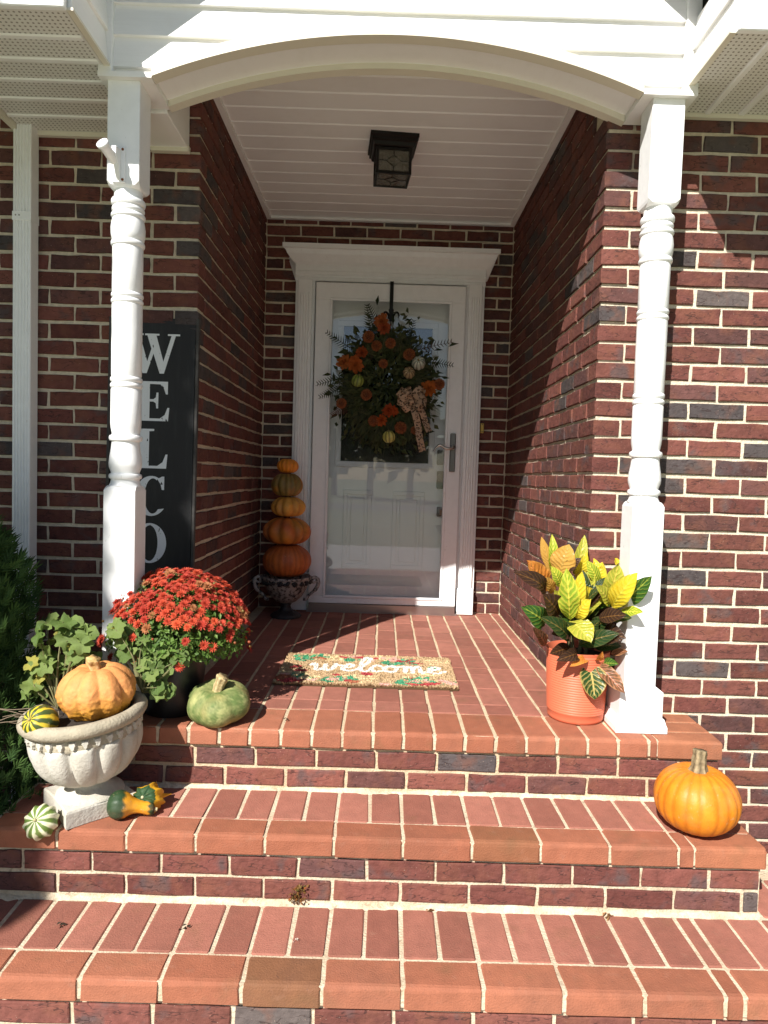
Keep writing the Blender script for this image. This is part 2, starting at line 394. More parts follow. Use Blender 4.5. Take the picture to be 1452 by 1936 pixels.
# beam body behind the siding with curved underside, its lips and the bottom strips
mb = MB(); xs2 = [GX0+i*(GX1-GX0)/96 for i in range(97)]
for a, b in zip(xs2, xs2[1:]):
    za, zb = arch(a), arch(b)
    mb.add([(a, GY+.002, za), (b, GY+.002, zb), (b, .27, zb), (a, .27, za), (a, .27, 2.42), (b, .27, 2.42)], [(0, 3, 2, 1), (3, 4, 5, 2)])
H('arch_beam', mb, WHITE)
for nm, y0, y1, t0, t1, mt_ in (('arch_trim', GY-.034, GY+.012, -.016, .018, TRIMD), ('arch_trim', .245, .285, -.020, .004, TRIMD)):
    mb = MB(); n = 64; L_ = [AXC-AHW+i*2*AHW/n for i in range(n+1)]
    def pz(x, off):
        d = x-AXC; return AZC + math.sqrt((ARAD+off)**2 - d*d)
    vs = []; fs = []
    for i, x in enumerate(L_):
        for y, o_ in ((y0, t0), (y1, t0), (y1, t1), (y0, t1)): vs.append((x, y, pz(x, o_)))
    for i in range(n):
        for k in range(4): fs.append((i*4+k, i*4+(k+1) % 4, i*4+4+(k+1) % 4, i*4+4+k))
    fs += [(0, 1, 2, 3), (n*4+3, n*4+2, n*4+1, n*4)]
    mb.add(vs, fs); H(nm, mb, mt_, angle=40)
for x0, x1 in ((GX0-.01, AXC-AHW-.002), (AXC+AHW+.002, GX1+.01)):
    mb = MB(); mb.box(x0, x1, GY-.026, .272, GZ-.018, GZ-.001); H('beam_soffit', mb, WHITE)
mb = MB(); mb.cbox(-.335, -.185, .274, YL-.003, GZ-.03, 2.45, .003); H('side_beam', mb, WHITE)
mb = MB(); mb.cbox(-.33, -.18, YL-.03, YL-.002, GZ-.045, GZ-.02, .002); H('edge_trim', mb, TRIMD)
# gable roof slabs
for sgn in (-1, 1):
    a = (.631, 3.44); e = (.631+sgn*1.15, 3.44-1.15); t = .09
    mb = MB(); mb.prism([a, e, (e[0]-sgn*t*.0, e[1]+t*1.3), (.631, 3.44+t*1.3)], 'y', -.15, 2.5); H('roof', mb, SHING)
    mb = MB(); mb.prism([(.631, 3.40), (.631+sgn*1.12, 2.28), (.631+sgn*1.14, 2.37), (.631, 3.51)], 'y', -.168, -.151); H('rake_board', mb, PAINT)
# alcove ceiling of vinyl boards
ZC = 2.41
mb = MB(); mb.box(-.25, 1.46, .272, YB+.1, ZC+.012, ZC+.05); CE = H('ceiling', mb, WHITE)
yy = .287; crnd = random.Random(3)
while yy < YB:
    y1 = min(yy+.1245, YB-.003); mb = MB()
    mb.prism([(yy+.012, ZC), (y1, ZC), (y1, ZC+.011), (yy+.002, ZC+.011), (yy+.002, ZC+.006)], 'x', XL_+.004, XR-.004)
    H('ceiling_board', mb, WHITE, CE); yy += .1275
for x0, x1 in ((XL_+.002, XL_+.03), (XR-.03, XR-.002)):
    mb = MB(); mb.box(x0, x1, .285, YB-.03, ZC-.014, ZC-.0005); H('edge_trim', mb, WHITE, CE)
mb = MB(); mb.box(XL_+.002, XR-.002, YB-.03, YB-.002, ZC-.014, ZC-.0006); H('edge_trim', mb, WHITE, CE)

# ------------------------------------------------------------------ door surround
cas = None
for x0, x1 in ((.052, .172), (1.092, 1.207)):
    mb = MB(); mb.cbox(x0, x1, 2.035, YB+.03, .16, 2.03, .002); cas = H('door_casing', mb, PAINT)
    mb = MB(); mb.cbox(x0+.016, x1-.016, 2.018, 2.036, .16, 2.03, .003); H('pilaster', mb, PAINT, cas)
    for k in range(4):
        xx = x0+.036+k*(x1-x0-.072)/3; mb = MB()
        mb.prism([(xx-.004, 2.0178), (xx, 2.012), (xx+.004, 2.0178)], 'z', .24, 1.95); H('reed', mb, PAINT, cas)
    mb = MB(); mb.cbox(x0+.008, x1-.004, 2.008, YB+.02, .002, .165, .003); H('plinth_block', mb, PAINT, cas)
hp = [(2.035, 2.022), (2.025, 2.022), (2.025, 2.04), (2.03, 2.045), (2.03, 2.055), (2.022, 2.06), (2.022, 2.078), (2.028, 2.083), (2.028, 2.12), (2.022, 2.126), (2.015, 2.13), (2.003, 2.145), (1.985, 2.17), (1.975, 2.195), (1.962, 2.2), (1.962, 2.226), (YB+.03, 2.226), (YB+.03, 2.022)]
mb = MB(); n = len(hp); vs = []
for sgn, xe in ((-1, .05), (1, 1.209)):
    for (y, zz) in hp:
        ex = max(0, (2.028-y))*1.12 if zz > 2.1 else 0
        if y > YB and zz > 2.2: ex = (2.028-1.962)*1.12
        vs.append((xe + sgn*ex, y, zz))
mb.add(vs, [(i, (i+1) % n, n+(i+1) % n, n+i) for i in range(n)] + [tuple(range(n-1, -1, -1)), tuple(range(n, 2*n))])
H('door_header', mb, PAINT)
mb = MB(); mb.cbox(.17, 1.1, 1.975, YB+.15, -.002, .012, .002); H('threshold', mb, mat('aluminium', (.45, .42, .40), .35, .9))

# entry door behind the storm door
WDOOR = mat('entry_door_paint', (.86, .85, .82), .45)
mb = MB(); mb.box(.165, 1.105, 2.115, 2.16, .01, 2.06); ED = H('entry_door', mb, WDOOR)
def frame(x0, x1, z0, z1, y0, y1, wd):
    mb = MB()
    for a, b, c_, d in ((x0, x1, z1-wd, z1), (x0, x1, z0, z0+wd), (x0, x0+wd, z0+wd, z1-wd), (x1-wd, x1, z0+wd, z1-wd)): mb.cbox(a, b, y0, y1, c_, d, .003)
    return mb
DARKG = mat('dark_window', (.012, .015, .016), .08, spec=.8, vary=.6, vscale=30)
H('window_frame', frame(.315, .935, .90, 1.805, 2.093, 2.116, .035), WDOOR, ED)
mb = MB(); mb.box(.349, .901, 2.108, 2.1145, .934, 1.771); H('window_pane', mb, DARKG, ED)
for x0, x1 in ((.375, .555), (.685, .885)):
    H('panel_moulding', frame(x0, x1, .26, .755, 2.103, 2.1148, .028), WDOOR, ED)
    mb = MB(); mb.cbox(x0+.045, x1-.045, 2.106, 2.1146, .305, .71, .006); H('panel', mb, WDOOR, ED)
NICK = mat('dark_nickel', (.10, .095, .09), .35, .8)
mb = MB(); mb.cbox(.955, .995, 2.09, 2.1145, .93, 1.02, .004); mb.cbox(.97, .98, 2.07, 2.0898, .96, .985, .002); H('deadbolt', mb, NICK, ED)
mb = MB(); mb.cbox(.958, 1.0, 2.092, 2.1146, .78, .89, .004); mb.tube([(.979, 2.09, .85), (.979, 2.05, .85)], .022, 12); H('door_knob', mb, NICK, ED)
mb = MB(); mb.cbox(.965, .995, 2.094, 2.1147, .605, .665, .004); H('lock_plate', mb, NICK, ED)
# storm door
mb = frame(.182, 1.088, .012, 2.005, 1.99, 2.028, .001)
mb = MB()
for a, b, c_, d in ((.182, 1.088, 1.905, 2.005), (.182, 1.088, .055, .098), (.182, .276, .098, 1.905), (.998, 1.088, .098, 1.905)): mb.cbox(a, b, 1.986, 2.026, c_, d, .003)
SD = H('storm_door', mb, PAINT)
H('glazing_bead', frame(.268, 1.006, .09, 1.913, 1.979, 1.9855, .016), PAINT, SD)
mb = MB(); mb.cbox(.184, 1.086, 1.974, 2.02, .003, .0535, .002); H('kick_plate', mb, mat('brushed_steel', (.38, .33, .31), .3, .85), SD)
G = bpy.data.materials.new('storm_glass'); G.use_nodes = True; nt = G.node_tree
for n_ in list(nt.nodes): nt.nodes.remove(n_)
out = nt.nodes.new('ShaderNodeOutputMaterial'); tr = nt.nodes.new('ShaderNodeBsdfTransparent'); gl = nt.nodes.new('ShaderNodeBsdfGlossy'); gl.inputs['Roughness'].default_value = .015
df = nt.nodes.new('ShaderNodeBsdfDiffuse'); df.inputs[0].default_value = (.6, .6, .58, 1)
fr = nt.nodes.new('ShaderNodeFresnel'); fr.inputs[0].default_value = 1.5
m1 = nt.nodes.new('ShaderNodeMixShader'); m2 = nt.nodes.new('ShaderNodeMixShader')
m1.inputs[0].default_value = .02; nt.links.new(tr.outputs[0], m1.inputs[1]); nt.links.new(df.outputs[0], m1.inputs[2])
f2 = nmath(nt, 'MULTIPLY', fr.outputs[0], 2.6, True)
nt.links.new(f2, m2.inputs[0]); nt.links.new(m1.outputs[0], m2.inputs[1]); nt.links.new(gl.outputs[0], m2.inputs[2]); nt.links.new(m2.outputs[0], out.inputs[0])
mb = MB(); mb.add([(.27, 2.004, .092), (1.004, 2.004, .092), (1.004, 2.004, 1.911), (.27, 2.004, 1.911)], [(0, 1, 2, 3)]); H('glass_pane', mb, G, SD)
STEEL = mat('satin_nickel', (.42, .39, .35), .3, .9)
mb = MB(); mb.cbox(1.022, 1.056, 1.972, 1.9855, .885, 1.12, .004); mb.tube([(1.039, 1.9718, .935), (1.039, 1.966, .935)], .009, 10)
HP = H('handle_plate', mb, mat('dark_handle_plate', (.16, .15, .14), .35, .8), SD)
mb = MB(); mb.tube(smooth_line([(1.042, 1.972, 1.035), (1.042, 1.935, 1.035), (1.015, 1.925, 1.025), (.985, 1.925, 1.03), (.955, 1.925, 1.045), (.928, 1.927, 1.02), (.922, 1.928, 1.005)], 4), [.012]*6+[.009]*12+[.006]*7, 8)
H('lever', mb, STEEL, SD, smooth=True)

# ------------------------------------------------------------------ brick steps and porch
steps = thing('brick_steps', 'red brick porch and steps with rounded brick nosing and pale mortar', 'steps', (.63, -.2, -.63))
ST0 = steps.location.copy()
def S(name, mb, material, parent=None, **k):
    o = mb.obj(name, material, parent or steps, **k)
    if parent is None: o.location = -ST0
    return o
R1, R2, T1, T2 = .209, .2137, .2837, .3056
Y2, Y3 = -T1, -T1-T2; Z2, Z3 = -R1, -R1-R2; NH = .0594; OV = .013
mb = MB()
mb.box(-.507, 1.767, OV+.006, YR+.02, -.66, -.004)                       # porch slab front
mb.box(-.15, 1.39, .2, YB+.08, -.06, -.0045); mb.box(-.508, -.13, .1, YL+.02, -.66, -.0042)
CORE1 = S('mortar_bed', mb, MORT3)
mb = MB(); mb.box(-.507, 1.766, Y2+OV+.006, .1, -.66, Z2-.004); mb.box(-.506, 1.765, Y2+.006, .1, Z2-NH+.004, Z2-.0045); CORE2 = S('mortar_bed', mb, MORT2)
mb = MB(); mb.box(-1.25, 2.2, Y3+OV+.006, .1, -.68, Z3-.004); mb.box(-1.249, 2.199, Y3+.006, .1, Z3-NH+.004, Z3-.0045); CORE3 = S('mortar_bed', mb, MORT2)
mb = MB(); mb.box(-.505, 1.764, .006, .1, -NH+.004, -.0043); S('mortar_bed', mb, MORT2)
# ragged mortar fillets where treads meet risers
for yv, zv, x0, x1 in ((OV+.004, Z2, -.5, 1.76), (Y2+OV+.004, Z3, -1.2, 1.77)):
    mb = MB(); n = 420; vs = []; fs = []
    for i in range(n+1):
        x = x0+(x1-x0)*i/n; a = .008+.012*noise.noise((x*9, zv, 1))+.009*noise.noise((x*40, zv, 2)); b_ = .009+.012*noise.noise((x*8, zv, 5))+.008*noise.noise((x*45, 3, zv))
        vs += [(x, yv+.004, zv+max(.003, b_)), (x, yv-.004, zv+max(.003, b_)*.7), (x, yv-max(.004, a), zv+.0012), (x, yv-max(.004, a)-.003, zv-.003)]
    for i in range(n):
        for k in range(3): fs.append((i*4+k, i*4+k+1, i*4+5+k, i*4+4+k))
    mb.add(vs, fs); S('mortar_fillet', mb, MORT2, smooth=True)
srnd = random.Random(5)
def paver_mesh(lx, ly, lz, bull=None):
    """unit paver centred in x,y with its top at z=0; bull: rounded front-top edge"""
    mb = MB(); j = lambda: srnd.uniform(-.0022, .0022)
    b = .003
    if bull:
        prof = [(-ly/2, -lz+b), (-ly/2, -.014), (-ly/2+.002, -.007), (-ly/2+.007, -.002), (-ly/2+.014, 0), (ly/2-b, 0), (ly/2, -b), (ly/2, -lz), (-ly/2+b, -lz)]
    else:
        prof = [(-ly/2, -lz), (-ly/2, -b), (-ly/2+b, 0), (ly/2-b, 0), (ly/2, -b), (ly/2, -lz)]
    vs = []; n = len(prof); cx_ = lx/2
    rows = [(-cx_, .9985, -b), (-cx_+b, 1, 0), (cx_-b, 1, 0), (cx_, .9985, -b)]
    for x, f, dz in rows:
        for (y, zz) in prof: vs.append((x+j(), y*(1 if dz == 0 else 1-2*b/ly)+j()*.6, (zz+dz if zz > -lz/2 else zz-dz*0)+j()*.3))
    fs = []
    for r in range(3):
        for k in range(n): fs.append((r*n+k, r*n+n+k, r*n+n+(k+1) % n, r*n+(k+1) % n))
    fs += [tuple(range(n)), tuple(range(4*n-1, 3*n-1, -1))]
    mb.add(vs, fs); return mb.mesh('paver', PAV)
PV = {}
def paver(x0, x1, y0, y1, zt, parent, along='x', bull=False, lz=NH, tone=None, rot=0, name='brick'):
    lx, ly = (x1-x0), (y1-y0)
    key = (along, bull, srnd.randrange(4))
    sl, sw = .192, .093
    if key not in PV:
        PV[key] = paver_mesh(sl, sw, NH, bull) if along == 'x' else paver_mesh(sw, sl, NH, bull)
    base = (sl, sw) if along == 'x' else (sw, sl)
    q = srnd.random()
    col = lerp((.245, .090, .062), (.36, .142, .100), srnd.random())
    if bull: col = lerp((.28, .096, .052), (.36, .132, .074), srnd.random())
    if tone: col = tone
    elif bull and q < .11: col = lerp((.25, .095, .047), (.20, .088, .042), srnd.random())
    o = link(name, PV[key], parent, ((x0+x1)/2, (y0+y1)/2, zt+srnd.uniform(-.0012, .001)), (srnd.uniform(-.003, .003), srnd.uniform(-.003, .003), rot+srnd.uniform(-.004, .004)), (lx/base[0], ly/base[1], lz/NH), col)
    return o
J2 = .0055
P1, P2, XM, XB3 = .1019, .2018, .1041, .7071
# porch nosing row
for k in range(-3, 15): paver(k*P1+J2, (k+1)*P1-J2, 0, .203, 0, CORE1, 'y', True)
paver(15*P1+J2, 1.557-.003, 0, .203, 0, CORE1, 'y', True)
for y0, y1 in ((0, .088), (.094, .185), (.191, .272)):
    paver(1.560, 1.772, y0, y1, 0, CORE1, 'x', y0 == 0, tone=(.35, .135, .07))
for y0, y1 in ((0, .088), (.094, .185), (.191, .28), (.286, .38), (.386, .48), (.486, .55)): paver(-.512, -3*P1-J2, y0, y1, 0, CORE1, 'x', y0 == 0)
# porch floor, columns of bricks running to the door
for k in range(-3, 14):
    x0, x1 = k*P1+J2, (k+1)*P1-J2; y = .211 - srnd.choice((0, 0, .1)); ye = YB+.02
    if k == -3 or k == -2: ye = YL-.003
    if k == 13: x1 = XR-.004
    if k == -2: x1 = XL_+.055
    if k == -1: x0 = XL_+.058 if False else k*P1+J2
    y = .211; first = True
    while y < ye-.03:
        ln = srnd.choice((.0965, .196, .196, .196)) if not first else srnd.choice((.1, .196))
        y1 = min(y+ln, ye); first = False
        paver(x0, x1, y, y1, 0, CORE1, 'y', False, lz=.04)
        y = y1+.0042
paver(14*P1-.03, 1.552, .208, .274, 0, CORE1, 'x', lz=.04)
# middle and bottom treads
for k in range(-3, 7): paver(XM+k*P2+J2*.8, XM+(k+1)*P2-J2*.8, Y2, Y2+.094, Z2, CORE2, 'x', True)
for k in range(-6, 14):
    if XM+k*P2/2 > -.52: paver(XM+k*P2/2+J2, XM+(k+1)*P2/2-J2, Y2+.1, OV-.004, Z2, CORE2, 'y', lz=.04)
xe = XM+7*P2
paver(xe+J2*.8, 1.559, Y2, Y2+.094, Z2, CORE2, 'x', True); paver(xe+J2, 1.559, Y2+.1, OV-.004, Z2, CORE2, 'y', lz=.04)
for y0, y1, bl in ((Y2, Y2+.094, True), (Y2+.1, Y2+.192, False), (Y2+.198, OV-.004, False), (.02, .115, False), (.121, .215, False)):
    paver(1.566, 1.773, y0, y1, Z2, CORE2, 'x', bl, tone=(.35, .13, .067))
for k in range(-9, 4): paver(XB3+k*P2+J2, XB3+(k+1)*P2-J2, Y3, Y3+.1, Z3, CORE3, 'x', True)
for k in range(-18, 8):
    paver(XB3+k*P2/2+J2*1.1, XB3+(k+1)*P2/2-J2*1.1, Y3+.108, Y2+OV-.006, Z3, CORE3, 'y', lz=.04)
xe = XB3+4*P2
paver(xe+J2, xe+.043, Y3, Y3+.1, Z3, CORE3, 'x', True); paver(xe+J2, xe+.043, Y3+.108, Y2+OV-.006, Z3, CORE3, 'y', lz=.04)
for k in range(3): paver(xe+.055+k*P2, xe+.055+(k+1)*P2-.011, Y3, Y3+.1, Z3, CORE3, 'x', True)
for k in range(6): paver(xe+.055+k*P2/2, xe+.055+(k+1)*P2/2-.011, Y3+.108, Y2+OV-.006, Z3, CORE3, 'y', lz=.04)
for k in range(4): paver(1.79+k*.1019, 1.79+(k+1)*.1019-.011, Y2+.02, Y2+.215, Z3, CORE3, 'y', lz=.04)
# risers (wall bricks)
def riser(core, yf, ztop, nrow, x0, x1, j0):
    for r in range(nrow):
        zc = ztop-.013-BH/2-r*.0672
        js = []; x = j0+(P2/2)*(r % 2)
        while x > x0: x -= P2
        while x < x1+P2: js.append(x); x += P2
        for a, b in zip(js, js[1:]):
            a, b = max(a, x0), min(b, x1)
            if b-a < .03: continue
            col = brick_col(); col = tuple(min(.3, q*1.15) for q in col)
            link('brick', BVAR[srnd.randrange(9)], core, ((a+b)/2, yf-srnd.uniform(0, .002), zc), (0, srnd.uniform(-.006, .006), 0), ((b-a-.011)/BL, .6, 1.0), col)
riser(CORE1, OV, -NH, 2, -.5, 1.762, .02)
riser(CORE2, Y2+OV, Z2-NH, 2, -.5, 1.766, .0)
riser(CORE3, Y3+OV, Z3-NH, 2, -1.24, 2.19, .08)
for r, zt in enumerate((-NH-.013, -NH-.080)):       # right flank of the porch, seen edge on
    for k in range(2): link('brick', BVAR[r+k], CORE1, (1.766, .06+k*.12, zt-BH/2), (0, 0, math.pi/2), (.55, .5, 1), brick_col())

# ------------------------------------------------------------------ ground beyond the steps
def grass_extra(nt, src, c, b):
    src = nmix(nt, nramp(nt, nnoise(nt, c, 1.2, 6), .35, .7), src, (.19, .20, .07))
    return nmix(nt, nmath(nt, 'MULTIPLY', nramp(nt, nnoise(nt, c, 60, 3), .5, .7), .5), src, (.03, .05, .014))
mb = MB(); mb.add([(-250, -250, -.64), (250, -250, -.64), (250, 250, -.64), (-250, 250, -.64)], [(0, 1, 2, 3)])
o = mb.obj('lawn', mat('grass', (.10, .14, .04), .9, coord='World', extra=grass_extra, bump=1, bscale=90)); o['kind'] = 'structure'
mb = MB(); mb.cbox(-.6, 1.9, -5.2, Y3-.02, -.7, -.618, .01); o = mb.obj('front_walk', mat('concrete', (.52, .50, .45), .9, vary=.2, vscale=8, coord='World')); o['kind'] = 'structure'
mb = MB(); mb.box(-30, 40, -8.2, -5.2, -.7, -.622); o = mb.obj('driveway', MATS['concrete']); o['kind'] = 'structure'
mb = MB(); mb.add([(-60, -30, -.632), (60, -30, -.632), (60, -24, -.632), (-60, -24, -.632)], [(0, 1, 2, 3)]); o = mb.obj('road', mat('asphalt', (.06, .06, .06), .9)); o['kind'] = 'structure'
mb = MB(); mb.box(-2.4, -.52, -.55, YL, -.72, -.60); o = mb.obj('mulch_bed', mat('mulch', (.035, .022, .014), .95, vary=.5, vscale=50, bump=1, bscale=60, coord='World')); o['kind'] = 'structure'

# ------------------------------------------------------------------ porch posts
def octa(w_, z_, ch): # chamfered square ring
    h = w_/2; c_ = h-ch
    return [(c_, -h, z_), (h, -c_, z_), (h, c_, z_), (c_, h, z_), (-c_, h, z_), (-h, c_, z_), (-h, -c_, z_), (-c_, -h, z_)]
def stack(rings):
    mb = MB(); vs = []; n = len(rings[0]); fs = []
    for r in rings: vs += r
    for i in range(len(rings)-1):
        for k in range(n): fs.append((i*n+k, i*n+(k+1) % n, (i+1)*n+(k+1) % n, (i+1)*n+k))
    fs += [tuple(range(n-1, -1, -1)), tuple((len(rings)-1)*n+k for k in range(n))]
    mb.add(vs, fs); return mb
def ringp(z1, z0, r, r_in):
    h = (z1-z0); return [(r_in, z1), (r-.002, z1-h*.12), (r, z1-h*.35), (r, z1-h*.65), (r-.002, z1-h*.88), (r_in, z0)]
def make_post(label, x, y):
    p = thing('porch_post', label, 'post', (x, y, 0), 'turned porch posts')
    stack([octa(.176, .001, .0005), octa(.176, .020, .0005), octa(.170, .027, .0005), octa(.163, .040, .0005), octa(.158, .047, .0005)]).obj('plinth', PAINT, p)
    stack([octa(.148, .0475, .0005), octa(.148, .138, .0005), octa(.112, .152, .0005)]).obj('base_block', PAINT, p)
    stack([octa(.108, .1525, .002), octa(.108, .770, .002), octa(.104, .780, .010), octa(.100, .786, .020)]).obj('lower_block', PAINT, p)
    prof = [(.030, .784), (.054, .785), (.049, .795), (.047, .804)] + ringp(.828, .808, .0545, .047)[::-1] + [(.047, .832), (.0535, .85), (.0545, .862), (.0525, .885), (.048, .912), (.0455, .936)] + ringp(.960, .938, .0545, .0455)[::-1] + \
        [(.0455, .966), (.0495, .985), (.0505, 1.0), (.0500, 1.114)] + ringp(1.137, 1.118, .0525, .0475)[::-1] + ringp(1.158, 1.139, .0525, .0475)[::-1] + [(.0495, 1.162), (.0500, 1.28), (.0500, 1.400)] + \
        ringp(1.421, 1.403, .0525, .0475)[::-1] + ringp(1.441, 1.423, .0525, .0475)[::-1] + [(.0500, 1.445), (.0500, 1.591)] + ringp(1.614, 1.593, .0550, .0495)[::-1] + \
        [(.0525, 1.618), (.0555, 1.635), (.0562, 1.655), (.0535, 1.675), (.051, 1.685)] + ringp(1.705, 1.687, .0555, .050)[::-1] + ringp(1.726, 1.708, .053, .048)[::-1] + ringp(1.752, 1.729, .0555, .047)[::-1] + [(.046, 1.757), (.0465, 1.775), (.05, 1.79)]
    mb = MB(); mb.lathe(prof, 40); mb.obj('turned_shaft', PAINT, p, angle=35)
    stack([octa(.096, 1.778, .024), octa(.104, 1.784, .012), octa(.107, 1.795, .002), octa(.107, 2.1165, .002)]).obj('upper_block', PAINT, p)
    return p
make_post('white turned porch post on the right, beside the orange croton pot', 1.523, .149)
make_post('white turned porch post on the left, with a flagpole bracket on it', -.272, .149)

# flagpole bracket
fb = thing('flag_bracket', 'small white metal flagpole bracket screwed to the left porch post', 'bracket', (-.284, .0953, 1.84))
mb = MB(); mb.cbox(-.022, .022, -.008, -.0005, -.055, .062, .003); mb.obj('back_plate', PAINT, fb)
mb = MB(); d = Vector((-.30, -.85, .50)).normalized(); a = Vector((.002, -.012, -.035)); a2 = Vector((-.004, -.026, .004))
n = 14; uu = d.cross(Vector((0, 0, 1))).normalized(); vv = d.cross(uu)
vs = []
for rr, t in ((.013, 0), (.0165, .015), (.0165, .058), (.020, .060), (.020, .070), (.0155, .070), (.0155, .02)):
    vs += [a2 + d*t + rr*(math.cos(2*math.pi*k/n)*uu + math.sin(2*math.pi*k/n)*vv) for k in range(n)]
mb.add(vs, [(i*n+k, i*n+(k+1) % n, i*n+n+(k+1) % n, i*n+n+k) for i in range(6) for k in range(n)])
mb.obj('socket', PAINT, fb, smooth=True)
mb = MB(); mb.prism([(-.0075, -.05), (-.05, .02), (-.05, .045), (-.0075, .05)], 'x', -.006, .008); mb.obj('gusset', PAINT, fb)
for zz in (-.045, .052):
    mb = MB(); mb.tube([(.014, -.008, zz), (.014, -.0105, zz)], .0042, 8); mb.obj('screw', mat('rusty_screw', (.25, .09, .03), .7, .3), fb)

# downspout
ds = thing('downspout', 'white corrugated downspout running down the left brick wall', 'downspout', (-.808, .515, -.6)); ds.scale = (.76, .85, 1)
mb = MB(); pr = []
xs_ = -.045; 
for k in range(5):
    x0 = -.040+k*.016; pr += [(x0, -.036), (x0+.004, -.036), (x0+.006, -.030), (x0+.012, -.030), (x0+.014, -.036)]
pr += [(.043, -.036), (.046, -.033), (.046, .033), (.043, .036), (-.043, .036), (-.046, .033), (-.046, -.033)]
mb.prism(pr, 'z', .03, 2.754); mb.obj('pipe', PAINT, ds)
mb = MB(); mb.prism([(-.048, .036), (-.048, -.0385), (.048, -.0385), (.048, .036)], 'z', 2.392, 2.425); mb.obj('strap', PAINT, ds)
for xx in (-.03, -.012):
    mb = MB(); mb.tube([(xx, -.0385, 2.41), (xx, -.0405, 2.41)], .0035, 6); mb.obj('screw', mat('screw_grey', (.3, .28, .26), .5, .6), ds)

# ------------------------------------------------------------------ ceiling lantern
la = thing('ceiling_lantern', 'black square flush mount ceiling lantern with leaded glass panes', 'ceiling light', (.617, 1.085, ZC-.0005)); la.rotation_euler.z = R(5)
def sq(w_, z_): return octa(w_, z_, .001)
stack([sq(.222, 0), sq(.222, -.014), sq(.208, -.018), sq(.208, -.032), sq(.192, -.036), sq(.184, -.05), sq(.172, -.054)][::-1]).obj('canopy', BLACKM, la)
hw, zb_ = .076, -.172
mb = MB()
for sx in (-1, 1):
    for sy in (-1, 1): mb.box(sx*hw-.006, sx*hw+.006, sy*hw-.006, sy*hw+.006, zb_, -.053)
for zz in (zb_, -.068):
    for sg in (-1, 1):
        mb.box(-hw+.0062, hw-.0062, sg*hw-.0055, sg*hw+.0055, zz, zz+.011); mb.box(sg*hw-.0055, sg*hw+.0055, -hw+.0062, hw-.0062, zz+.0002, zz+.0112)
mb.obj('frame', BLACKM, la)
LG = bpy.data.materials.new('seeded_glass'); LG.use_nodes = True; nt = LG.node_tree; pb = nt.nodes['Principled BSDF']
pb.inputs['Base Color'].default_value = (.16, .14, .11, 1); pb.inputs['Roughness'].default_value = .12; pb.inputs['Alpha'].default_value = .55
for k in range(4):
    an = k*math.pi/2; mb = MB(); mb.box(-hw+.006, hw-.006, -hw-.0012, -hw+.0012, zb_+.011, -.068); o = mb.obj('glass_pane', LG, la); o.rotation_euler.z = an
    mb = MB()
    def came(pts): mb.tube([(p[0], -hw-.0016, p[1]) for p in pts], .0018, 5)
    zc_ = -.115
    came([(-.035, zc_), (0, zc_+.026), (.035, zc_), (0, zc_-.026), (-.035, zc_)]); came([(-.07, zc_), (-.035, zc_)]); came([(.035, zc_), (.07, zc_)]); came([(0, zc_+.026), (0, -.068)]); came([(0, zc_-.026), (0, zb_+.01)])
    o = mb.obj('lead_came', BLACKM, la); o.rotation_euler.z = an
mb = MB(); mb.box(-hw+.006, hw-.006, -hw+.006, hw-.006, zb_+.004, zb_+.006); mb.obj('glass_pane', LG, la)
mb = MB()
zz = zb_+.003
for pts in ([(-.035, 0), (0, .03), (.035, 0), (0, -.03), (-.035, 0)], [(-.07, 0), (-.035, 0)], [(.035, 0), (.07, 0)], [(0, .03), (0, .07)], [(0, -.03), (0, -.07)]): mb.tube([(p[0], p[1], zz) for p in pts], .0018, 5)
mb.obj('lead_came', BLACKM, la)
for sx in (-.03, .03):
    mb = MB(); mb.lathe([(.001, -.15), (.018, -.142), (.025, -.125), (.022, -.105), (.012, -.085), (.011, -.06)], 14, (sx, 0, 0)); mb.obj('bulb', mat('frosted_bulb', (.8, .75, .65), .3), la, smooth=True)

# brass plate beside the door
o = thing('brass_plate', 'small brass plate fixed beside the right door casing', 'plate', (1.224, 2.061, 1.163))
mb = MB(); mb.cbox(-.011, .011, -.012, .012, -.030, .030, .002); mb.obj('plate', mat('brass', (.55, .36, .10), .35, .9), o)
for zz in (-.022, .022):
    mb = MB(); mb.tube([(0, -.012, zz), (0, -.0145, zz)], .003, 8); mb.obj('screw', NICK, o)

# ------------------------------------------------------------------ welcome sign
def sign_extra(nt, src, c, b):
    return nmix(nt, nmath(nt, 'MULTIPLY', nramp(nt, nnoise(nt, c, 18, 6, (3, 3, .4)), .5, .8), .5), src, (.028, .028, .028))
sgn_ = thing('welcome_sign', 'tall black wooden sign with white WELCOME letters running down it', 'sign', (-.314, .538, .002)); sgn_.rotation_euler.x = R(-1.6)
BLK = mat('black_stained_wood', (.008, .008, .009), .55, extra=sign_extra, bump=.3, bscale=30)
mb = MB(); mb.cbox(-.168, .168, -.022, -.004, 0, 1.448, .003); mb.obj('board', BLK, sgn_)
for x0, x1, z0, z1 in ((-.18, -.1683, 0, 1.449), (.1683, .18, 0, 1.449)):
    mb = MB(); mb.cbox(x0, x1, -.026, -.003, z0, z1, .002); mb.obj('side_strip', mat('weathered_black', (.045, .042, .038), .7, vary=.4, vscale=40), sgn_)
def distress(nt, src, c, b):
    return nmix(nt, nramp(nt, nnoise(nt, c, 70, 5, (1, 1, .45)), .655, .68), src, (.02, .02, .02))
LET = mat('white_stencil_paint', (.74, .76, .78), .6, extra=distress)
def arcp(cx_, cz_, rx, rz, a0, a1, n=18): return [(cx_+rx*math.cos(R(a0+(a1-a0)*i/n)), cz_+rz*math.sin(R(a0+(a1-a0)*i/n))) for i in range(n+1)]
